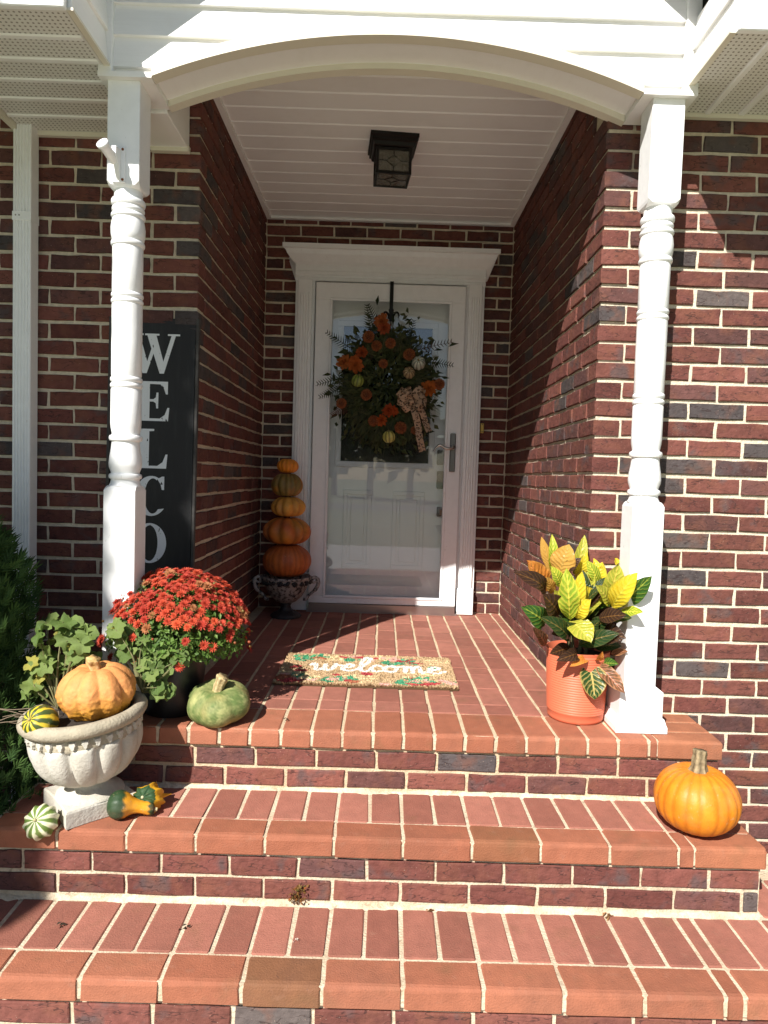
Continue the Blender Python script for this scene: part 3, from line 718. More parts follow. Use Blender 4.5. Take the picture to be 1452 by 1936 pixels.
LETTERS = {  # unit polygons, width about 1, height 1
 'W': [[(0.02, 1), (.3, 1), (.3, .955), (.235, .955), (.38, .30), (.455, .62), (.375, .955), (.33, .955), (.33, 1), (.60, 1), (.60, .955), (.545, .955), (.685, .30), (.83, .955), (.76, .955), (.76, 1), (.99, 1), (.99, .955), (.91, .955), (.70, 0), (.62, 0), (.495, .50), (.375, 0), (.295, 0), (.10, .955), (.02, .955)]],
 'E': [[(.06, 1), (.90, 1), (.90, .68), (.85, .68), (.80, .82), (.70, .93), (.42, .935), (.42, .55), (.52, .55), (.585, .60), (.60, .72), (.65, .72), (.65, .32), (.60, .32), (.585, .45), (.52, .49), (.42, .49), (.42, .065), (.70, .065), (.83, .16), (.90, .34), (.95, .34), (.92, 0), (.06, 0), (.06, .05), (.16, .06), (.16, .94), (.06, .95)]],
 'L': [[(.08, 1), (.56, 1), (.56, .95), (.43, .94), (.43, .065), (.66, .065), (.80, .16), (.88, .36), (.93, .36), (.90, 0), (.08, 0), (.08, .05), (.18, .06), (.18, .94), (.08, .95)]],
 'C': [arcp(.52, .5, .44, .51, 68, 322, 26) + arcp(.56, .5, .22, .45, 312, 62, 22), [(.80, 1.0), (.86, 1.0), (.86, .66), (.80, .66), (.765, .80), (.66, .955), (.74, .965)]],
 'O': [arcp(.5, .5, .45, .51, 90, 270, 22) + arcp(.5, .5, .22, .455, 270, 90, 18), arcp(.5, .5, .45, .51, 90, -90, 22) + arcp(.5, .5, .22, .455, -90, 90, 18)],
 'M': [[(0, 1), (.25, 1), (.5, .36), (.75, 1), (1, 1), (1, .95), (.94, .94), (.94, .06), (1, .05), (1, 0), (.68, 0), (.68, .05), (.74, .06), (.74, .75), (.47, .05), (.44, .05), (.16, .75), (.16, .06), (.24, .05), (.24, 0), (0, 0), (0, .05), (.07, .06), (.07, .94), (0, .95)]]}
for k, ch in enumerate('WELCOME'):
    wl = {'W': .212, 'M': .195}.get(ch, .150); zt = 1.385-k*.190; hl = .158
    bm = bmesh.new()
    for j, poly in enumerate(LETTERS[ch]):
        fr_ = [bm.verts.new((-wl/2+p[0]*wl, -.0226-.0003*j, zt-hl+p[1]*hl)) for p in poly]
        f = bm.faces.new(fr_); f.normal_update(); bmesh.ops.triangulate(bm, faces=[f])
    r = bmesh.ops.extrude_face_region(bm, geom=bm.faces[:]); bmesh.ops.translate(bm, vec=(0, .0005, 0), verts=[v for v in r['geom'] if isinstance(v, bmesh.types.BMVert)])
    bmesh.ops.recalc_face_normals(bm, faces=bm.faces[:])
    me = bpy.data.meshes.new('letter'); bm.to_mesh(me); bm.free(); me.materials.append(LET); link('letter', me, sgn_)

# ------------------------------------------------------------------ pumpkins and gourds
def nz(p, s_, o_=0): return noise.noise((p[0]*s_+o_, p[1]*s_+o_*.7, p[2]*s_-o_))
def pumpkin_mesh(name, Rr, Hh, ribs, depth, colf, wart=0, dimple=.25, nseg=96, nrow=36, sharp=2.0, flat=.0, seed=0, mt_=None, asym=0, bdim=.12):
    rn = random.Random(seed); vs = []; fs = []; cols = []
    wob = [rn.uniform(-.22, .22) for _ in range(ribs)]
    edges = [(k+wob[k])/ribs*2*math.pi for k in range(ribs)]
    for i in range(nrow+1):
        ph = math.pi*(.012+.976*i/nrow); sx, cz = math.sin(ph), math.cos(ph)
        for k in range(nseg):
            t = 2*math.pi*k/nseg
            dmin = min(abs((t-e+math.pi) % (2*math.pi)-math.pi) for e in edges)*ribs/(2*math.pi)
            g = max(0, 1-dmin*2.0)**sharp
            rr = abs(sx)**.86; zz = (abs(cz)**1.0)*(1 if cz > 0 else -1)
            f = 1-depth*g*min(1, sx*1.6)
            zz -= (dimple*math.exp(-(rr/.33)**2) if cz > 0 else -bdim*math.exp(-(rr/.4)**2))
            zz += (.05*(1-g)*depth*8*math.exp(-((rr-.4)/.25)**2) if cz > 0 else 0)
            x, y = Rr*rr*f*math.cos(t)*(1+asym*math.cos(t)), Rr*rr*f*math.sin(t)
            p = Vector((x, y, Hh/2*zz)); nrm = Vector((rr*math.cos(t), rr*math.sin(t), cz)).normalized()
            if wart: p += nrm*wart*(max(0, nz(p, 55, seed))*1.3+nz(p, 130, seed)*.5)*min(1, max(0, .75-cz))
            p += nrm*Rr*.02*nz(p, 6/Rr*.2, seed+3)
            vs.append(p); cols.append(colf(t, cz, g, p/Rr))
    for i in range(nrow):
        for k in range(nseg): fs.append((i*nseg+k, (i+1)*nseg+k, (i+1)*nseg+(k+1) % nseg, i*nseg+(k+1) % nseg))
    fs += [tuple(range(nseg)), tuple(nrow*nseg+k for k in range(nseg-1, -1, -1))]
    return vcol_mesh(name, vs, fs, cols, mt_)
def skin_extra(nt, src, c, b):
    src = nmix(nt, nmath(nt, 'MULTIPLY', nramp(nt, nnoise(nt, c, 75, 4), .64, .70), .35), src, (.50, .36, .20))
    src = nmix(nt, nmath(nt, 'MULTIPLY', nramp(nt, nnoise(nt, c, 16, 6, None, .7), .58, .72), .35), src, (.30, .12, .03))
    return nmix(nt, nmath(nt, 'MULTIPLY', nramp(nt, nnoise(nt, c, 9, 5), .5, .8), .12), src, (.6, .5, .42))
PUMP = mat('pumpkin_skin', colnode='attr', rough=.5, spec=.35, vary=.12, vscale=45, bump=.2, bscale=110, extra=skin_extra)
DULL = mat('matte_skin', colnode='attr', rough=.65, spec=.3, vary=.15, vscale=60, bump=.45, bscale=100)
STEMM = mat('pumpkin_stem', colnode='attr', rough=.85, spec=.2, vary=.35, vscale=70, bump=.8, bscale=90)
def vcol_mesh(name, vs, fs, cols, mt_, smooth=True):
    me = bpy.data.meshes.new(name); me.from_pydata([tuple(v) for v in vs], [], fs)
    a = me.color_attributes.new('Col', 'FLOAT_COLOR', 'POINT'); fl = []
    for c_ in cols: fl += [c_[0], c_[1], c_[2], 1.0]
    a.data.foreach_set('color', fl)
    if smooth: me.polygons.foreach_set('use_smooth', [True]*len(me.polygons))
    me.materials.append(mt_ or PUMP); me.update(); return me
def stem_obj(parent, pts, rads, col, tip, ridges=6, seed=0, name='stem'):
    P = smooth_line(pts, 5); n = 24; vs = []; cols = []; fs = []
    rad = [rads[0] + 0*i for i in range(len(P))]
    for i in range(len(P)):
        s_ = i/(len(P)-1)*(len(rads)-1); k = min(int(s_), len(rads)-2); rad[i] = rads[k]+(rads[k+1]-rads[k])*(s_-k)
    for i, p in enumerate(P):
        d = (P[min(i+1, len(P)-1)]-P[max(i-1, 0)]).normalized(); a = d.cross(Vector((.2, 1, .1))).normalized(); b_ = d.cross(a)
        for k in range(n):
            t = 2*math.pi*k/n + i*.06; q = rad[i]*(1+.13*math.cos(ridges*t)+.05*math.sin(seed+3*t+i))
            vs.append(p+q*(math.cos(t)*a+math.sin(t)*b_)); cc = lerp(col, tip, .5+.5*math.cos(ridges*t)); cols.append(cc)
    for i in range(len(P)-1):
        for k in range(n): fs.append((i*n+k, i*n+(k+1) % n, (i+1)*n+(k+1) % n, (i+1)*n+k))
    fs.append(tuple((len(P)-1)*n+k for k in range(n)))
    return link(name, vcol_mesh(name, vs, fs, cols, STEMM), parent)
def pumpkin(label, loc, Rr, Hh, ribs, depth, colf, name='pumpkin', rot=(0, 0, 0), stem=None, group=None, cat='pumpkin', **k):
    o = thing(name, label, cat, loc, group); o.rotation_euler = rot
    b = link('body', pumpkin_mesh('body', Rr, Hh, ribs, depth, colf, **k), o); b.location.z = Hh/2*(1-k.get('bdim', .12)*.25)
    if stem: stem_obj(o, *stem)
    return o
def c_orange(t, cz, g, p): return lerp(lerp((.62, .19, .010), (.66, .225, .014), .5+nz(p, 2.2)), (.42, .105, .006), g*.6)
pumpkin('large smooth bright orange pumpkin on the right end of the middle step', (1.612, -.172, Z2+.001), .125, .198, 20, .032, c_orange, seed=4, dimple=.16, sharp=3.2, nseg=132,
        stem=([(0, 0, .168), (.0, 0, .20), (.002, .002, .228), (.004, .004, .247)], [.034, .021, .019, .019], (.12, .09, .05), (.34, .26, .15)), bdim=.10)
def c_green(t, cz, g, p):
    q = .55*nz(p, 2.2, 2)+.4*nz(p, 6, 5)+.35*nz(p, 15, 5)+.25*nz(p, 34, 5); c_ = lerp((.11, .155, .045), (.33, .33, .13), min(1, max(0, .45+q*1.5)))
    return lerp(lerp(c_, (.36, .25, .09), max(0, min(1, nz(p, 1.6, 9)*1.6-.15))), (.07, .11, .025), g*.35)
pumpkin('squat mottled green pumpkin with a thick pale stem, beside the black mum pot', (.078, .085, .001), .110, .128, 6, .085, c_green, seed=12, dimple=.30, sharp=1.4, mt_=DULL, rot=(R(14), R(-4), .3), asym=.06,
        stem=([(0, 0, .080), (.004, -.002, .108), (.012, -.004, .138), (.022, -.006, .162)], [.023, .017, .0165, .020], (.36, .26, .12), (.55, .44, .24)), bdim=.1)
def c_warty(t, cz, g, p):
    q = .5+.5*nz(p, 2.5, 4); c_ = lerp((.62, .25, .075), (.66, .29, .10), q)
    return lerp(c_, (.58, .27, .03), min(1, max(0, .3-cz*1.3+.4*nz(p, 4, 1))))
pumpkin('warty pale orange pumpkin sitting in the stone urn', (-.238, -.135, .078), .115, .165, 9, .12, c_warty, seed=21, wart=.006, nseg=160, nrow=70, dimple=.22, sharp=1.6, mt_=DULL, rot=(R(3), R(-5), .3),
        stem=([(0, 0, .118), (.002, 0, .145), (-.004, .0, .168), (-.002, -.004, .185)], [.030, .017, .018, .020], (.48, .29, .10), (.62, .42, .2), 5, 3), bdim=.05)
def c_stripe(a, b_, n_, wd, sh=0):
    def f(t, cz, g, p):
        s_ = math.cos(n_*t+.6*nz(p, 3, 3)*2); q = s_+.5*nz(p, 5, 7)
        return lerp(a, b_, min(1, max(0, (q-wd)*5)))
    return f
pumpkin('small green and yellow striped gourd on the rim of the stone urn', (-.342, -.222, .077), .050, .092, 10, .07, c_stripe((.05, .075, .018), (.62, .46, .035), 10, .05), name='gourd', cat='gourd', seed=5, rot=(R(62), R(8), R(-28)), dimple=.1, bdim=.02, nrow=28,
        stem=([(0, 0, .086), (0, 0, .092)], [.005, .004], (.45, .35, .15), (.55, .45, .2)))
def c_star(t, cz, g, p):
    s_ = math.cos(10*t)+.35*nz(p, 6, 3)
    return lerp((.13, .20, .04), (.70, .68, .46), min(1, max(0, (s_+.05)*4)))
wg = pumpkin('small white and green star gourd at the foot of the stone urn', (-.340, -.255, Z2+.002), .044, .076, 10, -.16, c_star, name='gourd', cat='gourd', seed=6, rot=(R(55), R(10), R(-12)), dimple=.08, bdim=.02, nrow=28,
        stem=([(0, 0, .069), (0, 0, .077)], [.005, .004], (.45, .4, .2), (.5, .45, .25)))
# pear-shaped bicolour gourd lying on its side
pg = thing('gourd', 'dark green and orange pear shaped gourd lying beside the urn base', 'gourd', (-.137, -.205, Z2+.041)); pg.rotation_euler = (0, R(4), R(14))
vs = []; cols = []; fs = []; n = 40
prof = [(-.044, .004), (-.043, .014), (-.038, .026), (-.028, .036), (-.012, .0415), (.004, .039), (.018, .031), (.032, .023), (.048, .019), (.064, .0185), (.078, .0195), (.088, .017), (.093, .009), (.094, .003)]
P_ = smooth_line([(a, b_, 0) for a, b_ in prof], 3)
for i, p in enumerate(P_):
    for k in range(n):
        t = 2*math.pi*k/n; q = p.y*(1+.025*math.cos(10*t)); vs.append((p.x, q*math.cos(t), q*math.sin(t)-max(0, p.x-.02)*.22))
        gq = p.x + .003*math.cos(8*t)+.004*nz((p.x*30, math.cos(t)*2, math.sin(t)*2), 1)
        cols.append(lerp((.022, .05, .018), (.62, .27, .015), min(1, max(0, (gq-.004)*160))) if p.x < .07 else lerp((.62, .27, .015), (.03, .055, .02), min(1, max(0, (gq-.074)*160))))
for i in range(len(P_)-1):
    for k in range(n): fs.append((i*n+k, (i+1)*n+k, (i+1)*n+(k+1) % n, i*n+(k+1) % n))
fs += [tuple(range(n)), tuple((len(P_)-1)*n+k for k in range(n-1, -1, -1))]
link('body', vcol_mesh('body', vs, fs, cols, PUMP), pg)
stem_obj(pg, [(.092, 0, -.016), (.102, 0, -.016)], [.006, .005], (.5, .4, .2), (.6, .5, .3))
# winged yellow gourd with a green cap
def c_wing(t, cz, g, p): return lerp((.66, .34, .015), (.03, .07, .025), 1 if cz > .62+.06*math.cos(9*t) else 0)
og = pumpkin('winged yellow gourd with a green cap behind the pear gourd', (-.072, -.105, Z2+.006), .040, .095, 8, -.28, c_wing, name='gourd', cat='gourd', seed=9, rot=(R(58), R(0), R(-10)), dimple=.05, bdim=.0, wart=.004,
        stem=([(0, 0, .088), (0, 0, .094)], [.005, .004], (.6, .5, .3), (.7, .6, .4)))
for k in range(5):
    an = k*1.25+.3; mb = MB(); b0 = Vector((.028*math.cos(an), .028*math.sin(an), .055)); tp = Vector((.050*math.cos(an+.2), .050*math.sin(an+.2), .004))
    sd_ = Vector((-math.sin(an), math.cos(an), 0))*.012; u_ = Vector((math.cos(an), math.sin(an), 0))*.01
    mb.add([b0+sd_, b0-sd_, tp+u_, b0+u_*1.2+Vector((0, 0, -.012)), tp-u_*.5], [(0, 1, 3), (0, 3, 2), (3, 1, 2), (1, 0, 4), (0, 2, 4), (2, 1, 4)], (.66, .30, .012)); mb.obj('wing', PUMP, og)

# stack of pumpkins in the resin urn
UX, UY = .070, 1.80
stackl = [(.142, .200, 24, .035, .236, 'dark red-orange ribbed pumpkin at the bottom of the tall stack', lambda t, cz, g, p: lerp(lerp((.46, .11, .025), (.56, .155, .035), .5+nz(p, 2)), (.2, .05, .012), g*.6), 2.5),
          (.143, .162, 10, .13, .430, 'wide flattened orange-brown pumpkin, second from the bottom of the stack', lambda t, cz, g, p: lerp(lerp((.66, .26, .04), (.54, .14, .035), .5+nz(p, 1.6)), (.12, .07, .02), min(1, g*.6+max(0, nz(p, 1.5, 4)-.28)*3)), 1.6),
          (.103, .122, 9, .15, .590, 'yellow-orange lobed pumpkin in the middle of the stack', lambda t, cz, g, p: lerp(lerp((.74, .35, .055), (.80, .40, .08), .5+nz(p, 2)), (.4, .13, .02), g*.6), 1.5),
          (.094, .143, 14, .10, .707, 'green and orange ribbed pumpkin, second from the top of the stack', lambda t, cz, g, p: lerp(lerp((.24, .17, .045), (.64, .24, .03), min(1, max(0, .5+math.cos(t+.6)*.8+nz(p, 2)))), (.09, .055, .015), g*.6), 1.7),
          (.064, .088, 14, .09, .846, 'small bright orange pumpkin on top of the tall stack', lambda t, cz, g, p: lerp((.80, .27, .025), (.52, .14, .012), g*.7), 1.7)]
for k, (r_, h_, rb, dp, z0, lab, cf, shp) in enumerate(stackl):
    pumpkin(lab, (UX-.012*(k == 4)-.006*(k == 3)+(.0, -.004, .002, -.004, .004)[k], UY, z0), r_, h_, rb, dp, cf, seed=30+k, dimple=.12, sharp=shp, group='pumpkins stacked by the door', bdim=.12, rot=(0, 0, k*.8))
ur = thing('resin_urn', 'antique silver pedestal urn with scroll handles holding the pumpkin stack', 'urn', (UX, UY, .001))
def urn_extra(nt, src, c, b): return nmix(nt, nramp(nt, nnoise(nt, c, 55, 5), .45, .62), src, (.02, .018, .017))
RES = mat('antique_silver', (.42, .37, .33), .55, .15, extra=urn_extra, bump=.9, bscale=70)
mb = MB(); mb.lathe([(.086, 0), (.088, .012), (.078, .022), (.050, .034), (.032, .05), (.027, .066), (.034, .078), (.030, .084)], 40, rf=lambda t, i: 1+.04*math.cos(12*t)*(i < 5)); mb.obj('foot', mat('antique_black', (.035, .033, .032), .5, .2, extra=urn_extra, bump=.9, bscale=70), ur, smooth=True)
mb = MB(); mb.lathe([(.028, .083), (.058, .094), (.092, .125), (.118, .170), (.132, .205), (.142, .228), (.147, .236), (.146, .244), (.138, .243), (.125, .215), (.02, .19)], 48, rf=lambda t, i: 1+.012*math.cos(16*t)); mb.obj('bowl', RES, ur, smooth=True)
for k in range(20):   # garland of relief rosettes under the rim
    an = 2*math.pi*k/20; rr = .139; mb = MB()
    for j in range(4):
        a2_ = an+random.uniform(-.09, .09); q = random.uniform(.008, .013); c0 = Vector((rr*math.cos(a2_), rr*math.sin(a2_), .214+random.uniform(-.010, .008)))
        mb.lathe([(.0001, -q), (q*.8, -q*.5), (q, 0), (q*.8, q*.5), (.0001, q)], 7, c0)
    mb.obj('rosette', MATS['antique_black'], ur, smooth=True)
for sg in (-1, 1):
    mb = MB(); pts = [(sg*.128, 0, .215), (sg*.160, 0, .236), (sg*.182, 0, .225), (sg*.186, 0, .195), (sg*.172, 0, .165), (sg*.150, 0, .145), (sg*.128, 0, .125), (sg*.118, 0, .105), (sg*.100, 0, .105)]
    mb.tube(smooth_line(pts, 4), [.010]*8+[.0125]*10+[.009]*15, 8)
    mb.tube(smooth_line([(sg*.182, 0, .222), (sg*.165, 0, .205), (sg*.150, 0, .207), (sg*.148, 0, .220), (sg*.160, 0, .222)], 4), .0065, 7)
    mb.obj('handle', RES, ur, smooth=True)
ur.rotation_euler.z = R(8)

# ------------------------------------------------------------------ stone urn planter
su = thing('stone_urn', 'cast stone urn planter with fluted bowl on a square plinth', 'planter', (-.262, -.137, Z2+.001))
def stone_extra(nt, src, c, b):
    src = nmix(nt, nmath(nt, 'MULTIPLY', nramp(nt, nnoise(nt, c, 9, 6, (1, 1, .35)), .48, .72), .55), src, (.30, .25, .17))
    return nmix(nt, nmath(nt, 'MULTIPLY', nramp(nt, nnoise(nt, c, 160, 3), .6, .72), .4), src, (.26, .23, .18))
STONE = mat('cast_stone', (.56, .53, .46), .9, spec=.2, vary=.12, vscale=18, bump=.6, bscale=110, extra=stone_extra)
DSTONE = mat('weathered_stone', (.40, .35, .26), .95, spec=.2, vary=.2, vscale=22, bump=.8, bscale=120, extra=stone_extra)
# square plinth with concave sides, turned by ~40 degrees
def plq(w_, z_, cc):
    pts = []
    for k in range(4):
        a0 = math.pi/4+k*math.pi/2; a1 = a0+math.pi/2
        p0 = Vector((math.cos(a0), math.sin(a0)))*w_; p1 = Vector((math.cos(a1), math.sin(a1)))*w_; mdir = (p0+p1).normalized()
        for i in range(8):
            t = i/8; q = p0.lerp(p1, t) - mdir*cc*math.sin(math.pi*t)**1.0; pts.append((q.x, q.y, z_))
    return pts
o = stack([plq(.150, 0, .006), plq(.150, .044, .006), plq(.146, .050, .006)]).obj('plinth', STONE, su); o.rotation_euler.z = R(42)
mb = MB(); mb.lathe([(.100, .050), (.098, .056), (.080, .064), (.058, .074), (.052, .086), (.058, .096), (.070, .104)], 40); mb.obj('foot', STONE, su, smooth=True)
bowl = link('bowl', None, su); bowl.location = (0, 0, .09); bowl.rotation_euler = (R(2), R(-9.5), 0)
NL = 12
def lobes(t, i):
    return 1 - .105*(1-abs(math.sin(NL*t/2)))**1.6*(1 if 1 <= i <= 11 else 0)
prof = [(.050, .0), (.085, .006), (.118, .022), (.146, .046), (.166, .075), (.1765, .105), (.179, .130), (.178, .140), (.172, .147)]
P_ = smooth_line([(a, b_, 0) for a, b_ in prof], 2)
mb = MB(); mb.lathe([(p.x, p.y) for p in P_], 196, rf=lambda t, i: 1-.13*(1-abs(math.sin(NL*t/2)))**1.7*min(1, i/3)*min(1, (16-i)/2.5))
bowl.name = '_x'; bpy.data.objects.remove(bowl)
def B(name, mb, mt_, **k):
    o = mb.obj(name, mt_, su, **k); o.location = (0, 0, .09); o.rotation_euler = (R(1.5), R(-5.5), R(5)); o.scale = (.925, .925, 1.03); return o
B('bowl', mb, STONE, smooth=True)
mb = MB(); mb.lathe([(.170, .143), (.172, .150), (.174, .176), (.170, .180)], 96); B('frieze', mb, DSTONE, smooth=True)
for k in range(30):
    an = 2*math.pi*k/30; mb = MB(); cpt = Vector((.172*math.cos(an), .172*math.sin(an), .163)); tv = Vector((-math.sin(an), math.cos(an), 0)); nv = Vector((math.cos(an), math.sin(an), 0))
    sh = [(-.0105, .012), (.0105, .012), (.012, .002), (.007, -.004), (.006, -.011), (0, -.016), (-.006, -.011), (-.007, -.004), (-.012, .002)]
    vs = [cpt+tv*a+Vector((0, 0, b_))+nv*.001 for a, b_ in sh] + [cpt+tv*a*.75+Vector((0, 0, b_*.75))+nv*.0095 for a, b_ in sh]
    n = len(sh); mb.add(vs, [(i, (i+1) % n, n+(i+1) % n, n+i) for i in range(n)] + [tuple(range(n, 2*n))]); B('frieze_leaf', mb, STONE)
mb = MB(); mb.lathe([(.168, .176), (.178, .179), (.192, .184), (.200, .194), (.2015, .204), (.197, .214), (.186, .220), (.172, .220), (.160, .214), (.155, .200), (.153, .180)], 96, rf=lambda t, i: 1+.004*math.sin(3*t)); B('rim', mb, DSTONE, smooth=True)
SOIL = mat('potting_soil', (.03, .02, .014), .95, vary=.5, vscale=60, bump=1, bscale=60)
mb = MB(); n = 40; vs = [(0, 0, .205)]+[(.158*math.cos(2*math.pi*k/n), .158*math.sin(2*math.pi*k/n), .192) for k in range(n)]; mb.add(vs, [(0, 1+k, 1+(k+1) % n) for k in range(n)]); B('soil', mb, SOIL)
TW = mat('dry_twig', (.20, .15, .10), .9)
tw = thing('dry_twigs', 'tangle of dry bent twigs hanging over the left rim of the urn', 'twigs', (-.40, -.21, .088)); trn = random.Random(3)
mb = MB()
for k in range(26):
    a = Vector((trn.uniform(-.02, .05), trn.uniform(-.02, .06), trn.uniform(0, .012))); dr = Vector((trn.uniform(-1, .3), trn.uniform(-.8, .2), trn.uniform(-.2, .25)))
    if k < 4: dr = Vector((-2.2, -.3, .1+.35*k-.6))
    pts = [a, a+dr*.025+Vector((0, 0, trn.uniform(-.004, .01))), a+dr*.05+Vector((0, 0, trn.uniform(-.012, .006))), a+dr*.08]
    mb.tube(smooth_line(pts, 3), .0013, 4)
o = mb.obj('twig', TW, tw); o['kind'] = 'stuff'

# ------------------------------------------------------------------ leaves
def leaf_extra(nt, src, c, b):
    return nmix(nt, nmath(nt, 'MULTIPLY', nramp(nt, nnoise(nt, c, 35, 3), .5, .75), .4), src, (.16, .20, .03))
LEAFM = mat('geranium_leaf', colnode='obj', rough=.5, spec=.35, vary=.15, vscale=50, bump=.4, bscale=90)
MATS['geranium_leaf'].node_tree.nodes['Principled BSDF'].inputs['Transmission Weight'].default_value = 0
def translucent(M, amt=.3):
    nt = M.node_tree; b = nt.nodes['Principled BSDF']; o_ = nt.nodes['Material Output']
    t = nt.nodes.new('ShaderNodeBsdfTranslucent'); mx = nt.nodes.new('ShaderNodeMixShader'); mx.inputs[0].default_value = amt
    src = b.inputs['Base Color'].links[0].from_socket if b.inputs['Base Color'].links else None
    if src: nt.links.new(src, t.inputs[0])
    nt.links.new(b.outputs[0], mx.inputs[1]); nt.links.new(t.outputs[0], mx.inputs[2]); nt.links.new(mx.outputs[0], o_.inputs[0])
translucent(LEAFM, .3)
GLV = []
grn = random.Random(8)
for v in range(4):
    mb = MB(); n = 28; vs = [(0, .1, -.10)]
    for ring, rr in ((0, .5), (1, 1.0)):
        for k in range(n):
            t = 2*math.pi*(k+.5)/n - math.pi/2
            lob = 1+.13*math.cos(7*t+v)*ring+.07*math.cos(21*t)*ring
            notch = 1-.75*math.exp(-(((t+math.pi/2+math.pi) % (2*math.pi)-math.pi)/.28)**2)
            q = rr*lob*notch; z_ = .20*ring*math.sin(4*t+v*2)+.09*ring*math.sin(9*t+v)-.05*(1-ring)
            vs.append((q*math.cos(t), q*math.sin(t)+.1, z_))
    fs = [(0, 1+k, 1+(k+1) % n) for k in range(n)] + [(1+k, 1+n+k, 1+n+(k+1) % n, 1+(k+1) % n) for k in range(n)]
    mb.add(vs, fs); GLV.append(mb.mesh('leaf', LEAFM, True))
def geranium(label, root, clumps, nleaf, sz, seed, group):
    g = thing('geranium', label, 'geranium', root, group); rn = random.Random(seed); Rt = Vector(root)
    mb = MB()
    for c0, rad, cnt in clumps:
        c0 = Vector(c0)
        for k in range(cnt):
            d = Vector((rn.gauss(0, 1), rn.gauss(0, 1), rn.gauss(0, .8))).normalized(); p = c0 + Vector((d.x*rad[0], d.y*rad[1], d.z*rad[2]))*rn.uniform(.55, 1)
            nrm = (d*.8 + Vector((-.25, -.75, .75)) + Vector((rn.uniform(-.5, .5), rn.uniform(-.5, .5), rn.uniform(-.4, .4)))).normalized()
            q = nrm.to_track_quat('Z', 'Y').to_euler(); s_ = sz*rn.uniform(.65, 1.15)
            col = lerp((.10, .165, .035), (.21, .28, .075), rn.random())
            if rn.random() < .07: col = (.36, .33, .06)
            o = link('leaf', GLV[rn.randrange(4)], g, p-Rt, (q.x, q.y, rn.uniform(0, 6.28)), (s_, s_, s_), col)
            o.rotation_mode = 'QUATERNION'; from_q = nrm.to_track_quat('Z', 'Y'); o.rotation_quaternion = from_q @ Matrix.Rotation(rn.uniform(0, 6.28), 3, 'Z').to_quaternion()
            mid = Vector(root).lerp(p, .55)+Vector((rn.uniform(-.02, .02), rn.uniform(-.02, .02), .01))
            if k % 2 == 0: mb.tube(smooth_line([(0, 0, 0), mid-Rt, p-Rt], 3), [.003]*4+[.0015]*3, 5)
    o = mb.obj('stem', mat('geranium_stem', (.16, .15, .06), .7), g); o['kind'] = 'stuff'
    return g
geranium('leafy green geranium growing at the left side of the stone urn', (-.385, -.10, .085), [((-.40, -.08, .315), (.065, .05, .055), 16), ((-.315, -.08, .295), (.04, .05, .055), 12), ((-.45, -.09, .215), (.055, .045, .045), 12), ((-.33, -.08, .225), (.05, .04, .04), 10), ((-.46, -.11, .135), (.03, .03, .03), 4)], 40, .033, 4, 'geraniums in the stone urn')
geranium('leafy geranium spilling over the right side of the urn, against the mum pot', (-.14, -.03, .12), [((-.235, .0, .30), (.05, .04, .045), 16), ((-.17, .0, .265), (.06, .04, .05), 18), ((-.12, -.02, .195), (.05, .035, .05), 16), ((-.06, .0, .225), (.045, .03, .025), 9), ((-.09, -.02, .135), (.035, .03, .04), 11)], 40, .030, 9, 'geraniums in the stone urn')

# ------------------------------------------------------------------ potted chrysanthemum
MX, MY = -.10, .165
po = thing('nursery_pot', 'black plastic nursery pot under the red mums', 'pot', (MX, MY, .001))
BP = mat('black_plastic', (.010, .010, .011), .38, vary=.3, vscale=10)
mb = MB(); mb.lathe([(.01, .004), (.094, 0), (.097, .004), (.113, .195), (.120, .197), (.122, .215), (.119, .220), (.112, .216), (.108, .19)], 56, rf=lambda t, i: 1+.004*math.cos(28*t)*(2 <= i <= 3)); mb.obj('body', BP, po, angle=50)
mb = MB(); mb.add([(0, 0, .205)]+[(.111*math.cos(k*math.pi/16), .111*math.sin(k*math.pi/16), .198) for k in range(32)], [(0, 1+k, 1+(k+1) % 32) for k in range(32)]); mb.obj('soil', SOIL, po)
mu = thing('chrysanthemum', 'round mound of red-orange chrysanthemums in full bloom', 'mums', (MX, MY, .20))
frn = random.Random(14)
FLM = mat('mum_petal', colnode='obj', rough=.6, spec=.25, vary=.22, vscale=250); translucent(FLM, .2)
FLV = []
for v in range(4):
    mb = MB(); cc = 0
    for ring, (cnt, ln, el, wd) in enumerate(((13, 1.0, .18, .30), (12, .86, .55, .28), (9, .62, .95, .24), (6, .36, 1.25, .2))):
        for k in range(cnt):
            a = 2*math.pi*(k+.5*ring)/cnt+frn.uniform(-.12, .12); e = el+frn.uniform(-.12, .12); l_ = ln*frn.uniform(.88, 1.08)
            d = Vector((math.cos(a)*math.cos(e), math.sin(a)*math.cos(e), math.sin(e))); s_ = Vector((-math.sin(a), math.cos(a), 0))*wd*.5
            up = Vector((-math.cos(a)*math.sin(e), -math.sin(a)*math.sin(e), math.cos(e)))*.06; b0 = Vector((0, 0, .02*ring))
            mb.add([b0, b0+d*l_*.6+s_+up*0, b0+d*l_+up*-1.2, b0+d*l_*.6-s_, b0+d*l_*.6-up*.9], [(0, 4, 1), (4, 2, 1), (0, 3, 4), (4, 3, 2)])
    FLV.append(mb.mesh('flower', FLM))
dc = Vector((-.100, .195, .245)); dr = Vector((.255, .225, .245))
cnt = 0; nf = 0; pts_f = []
N_ = 640
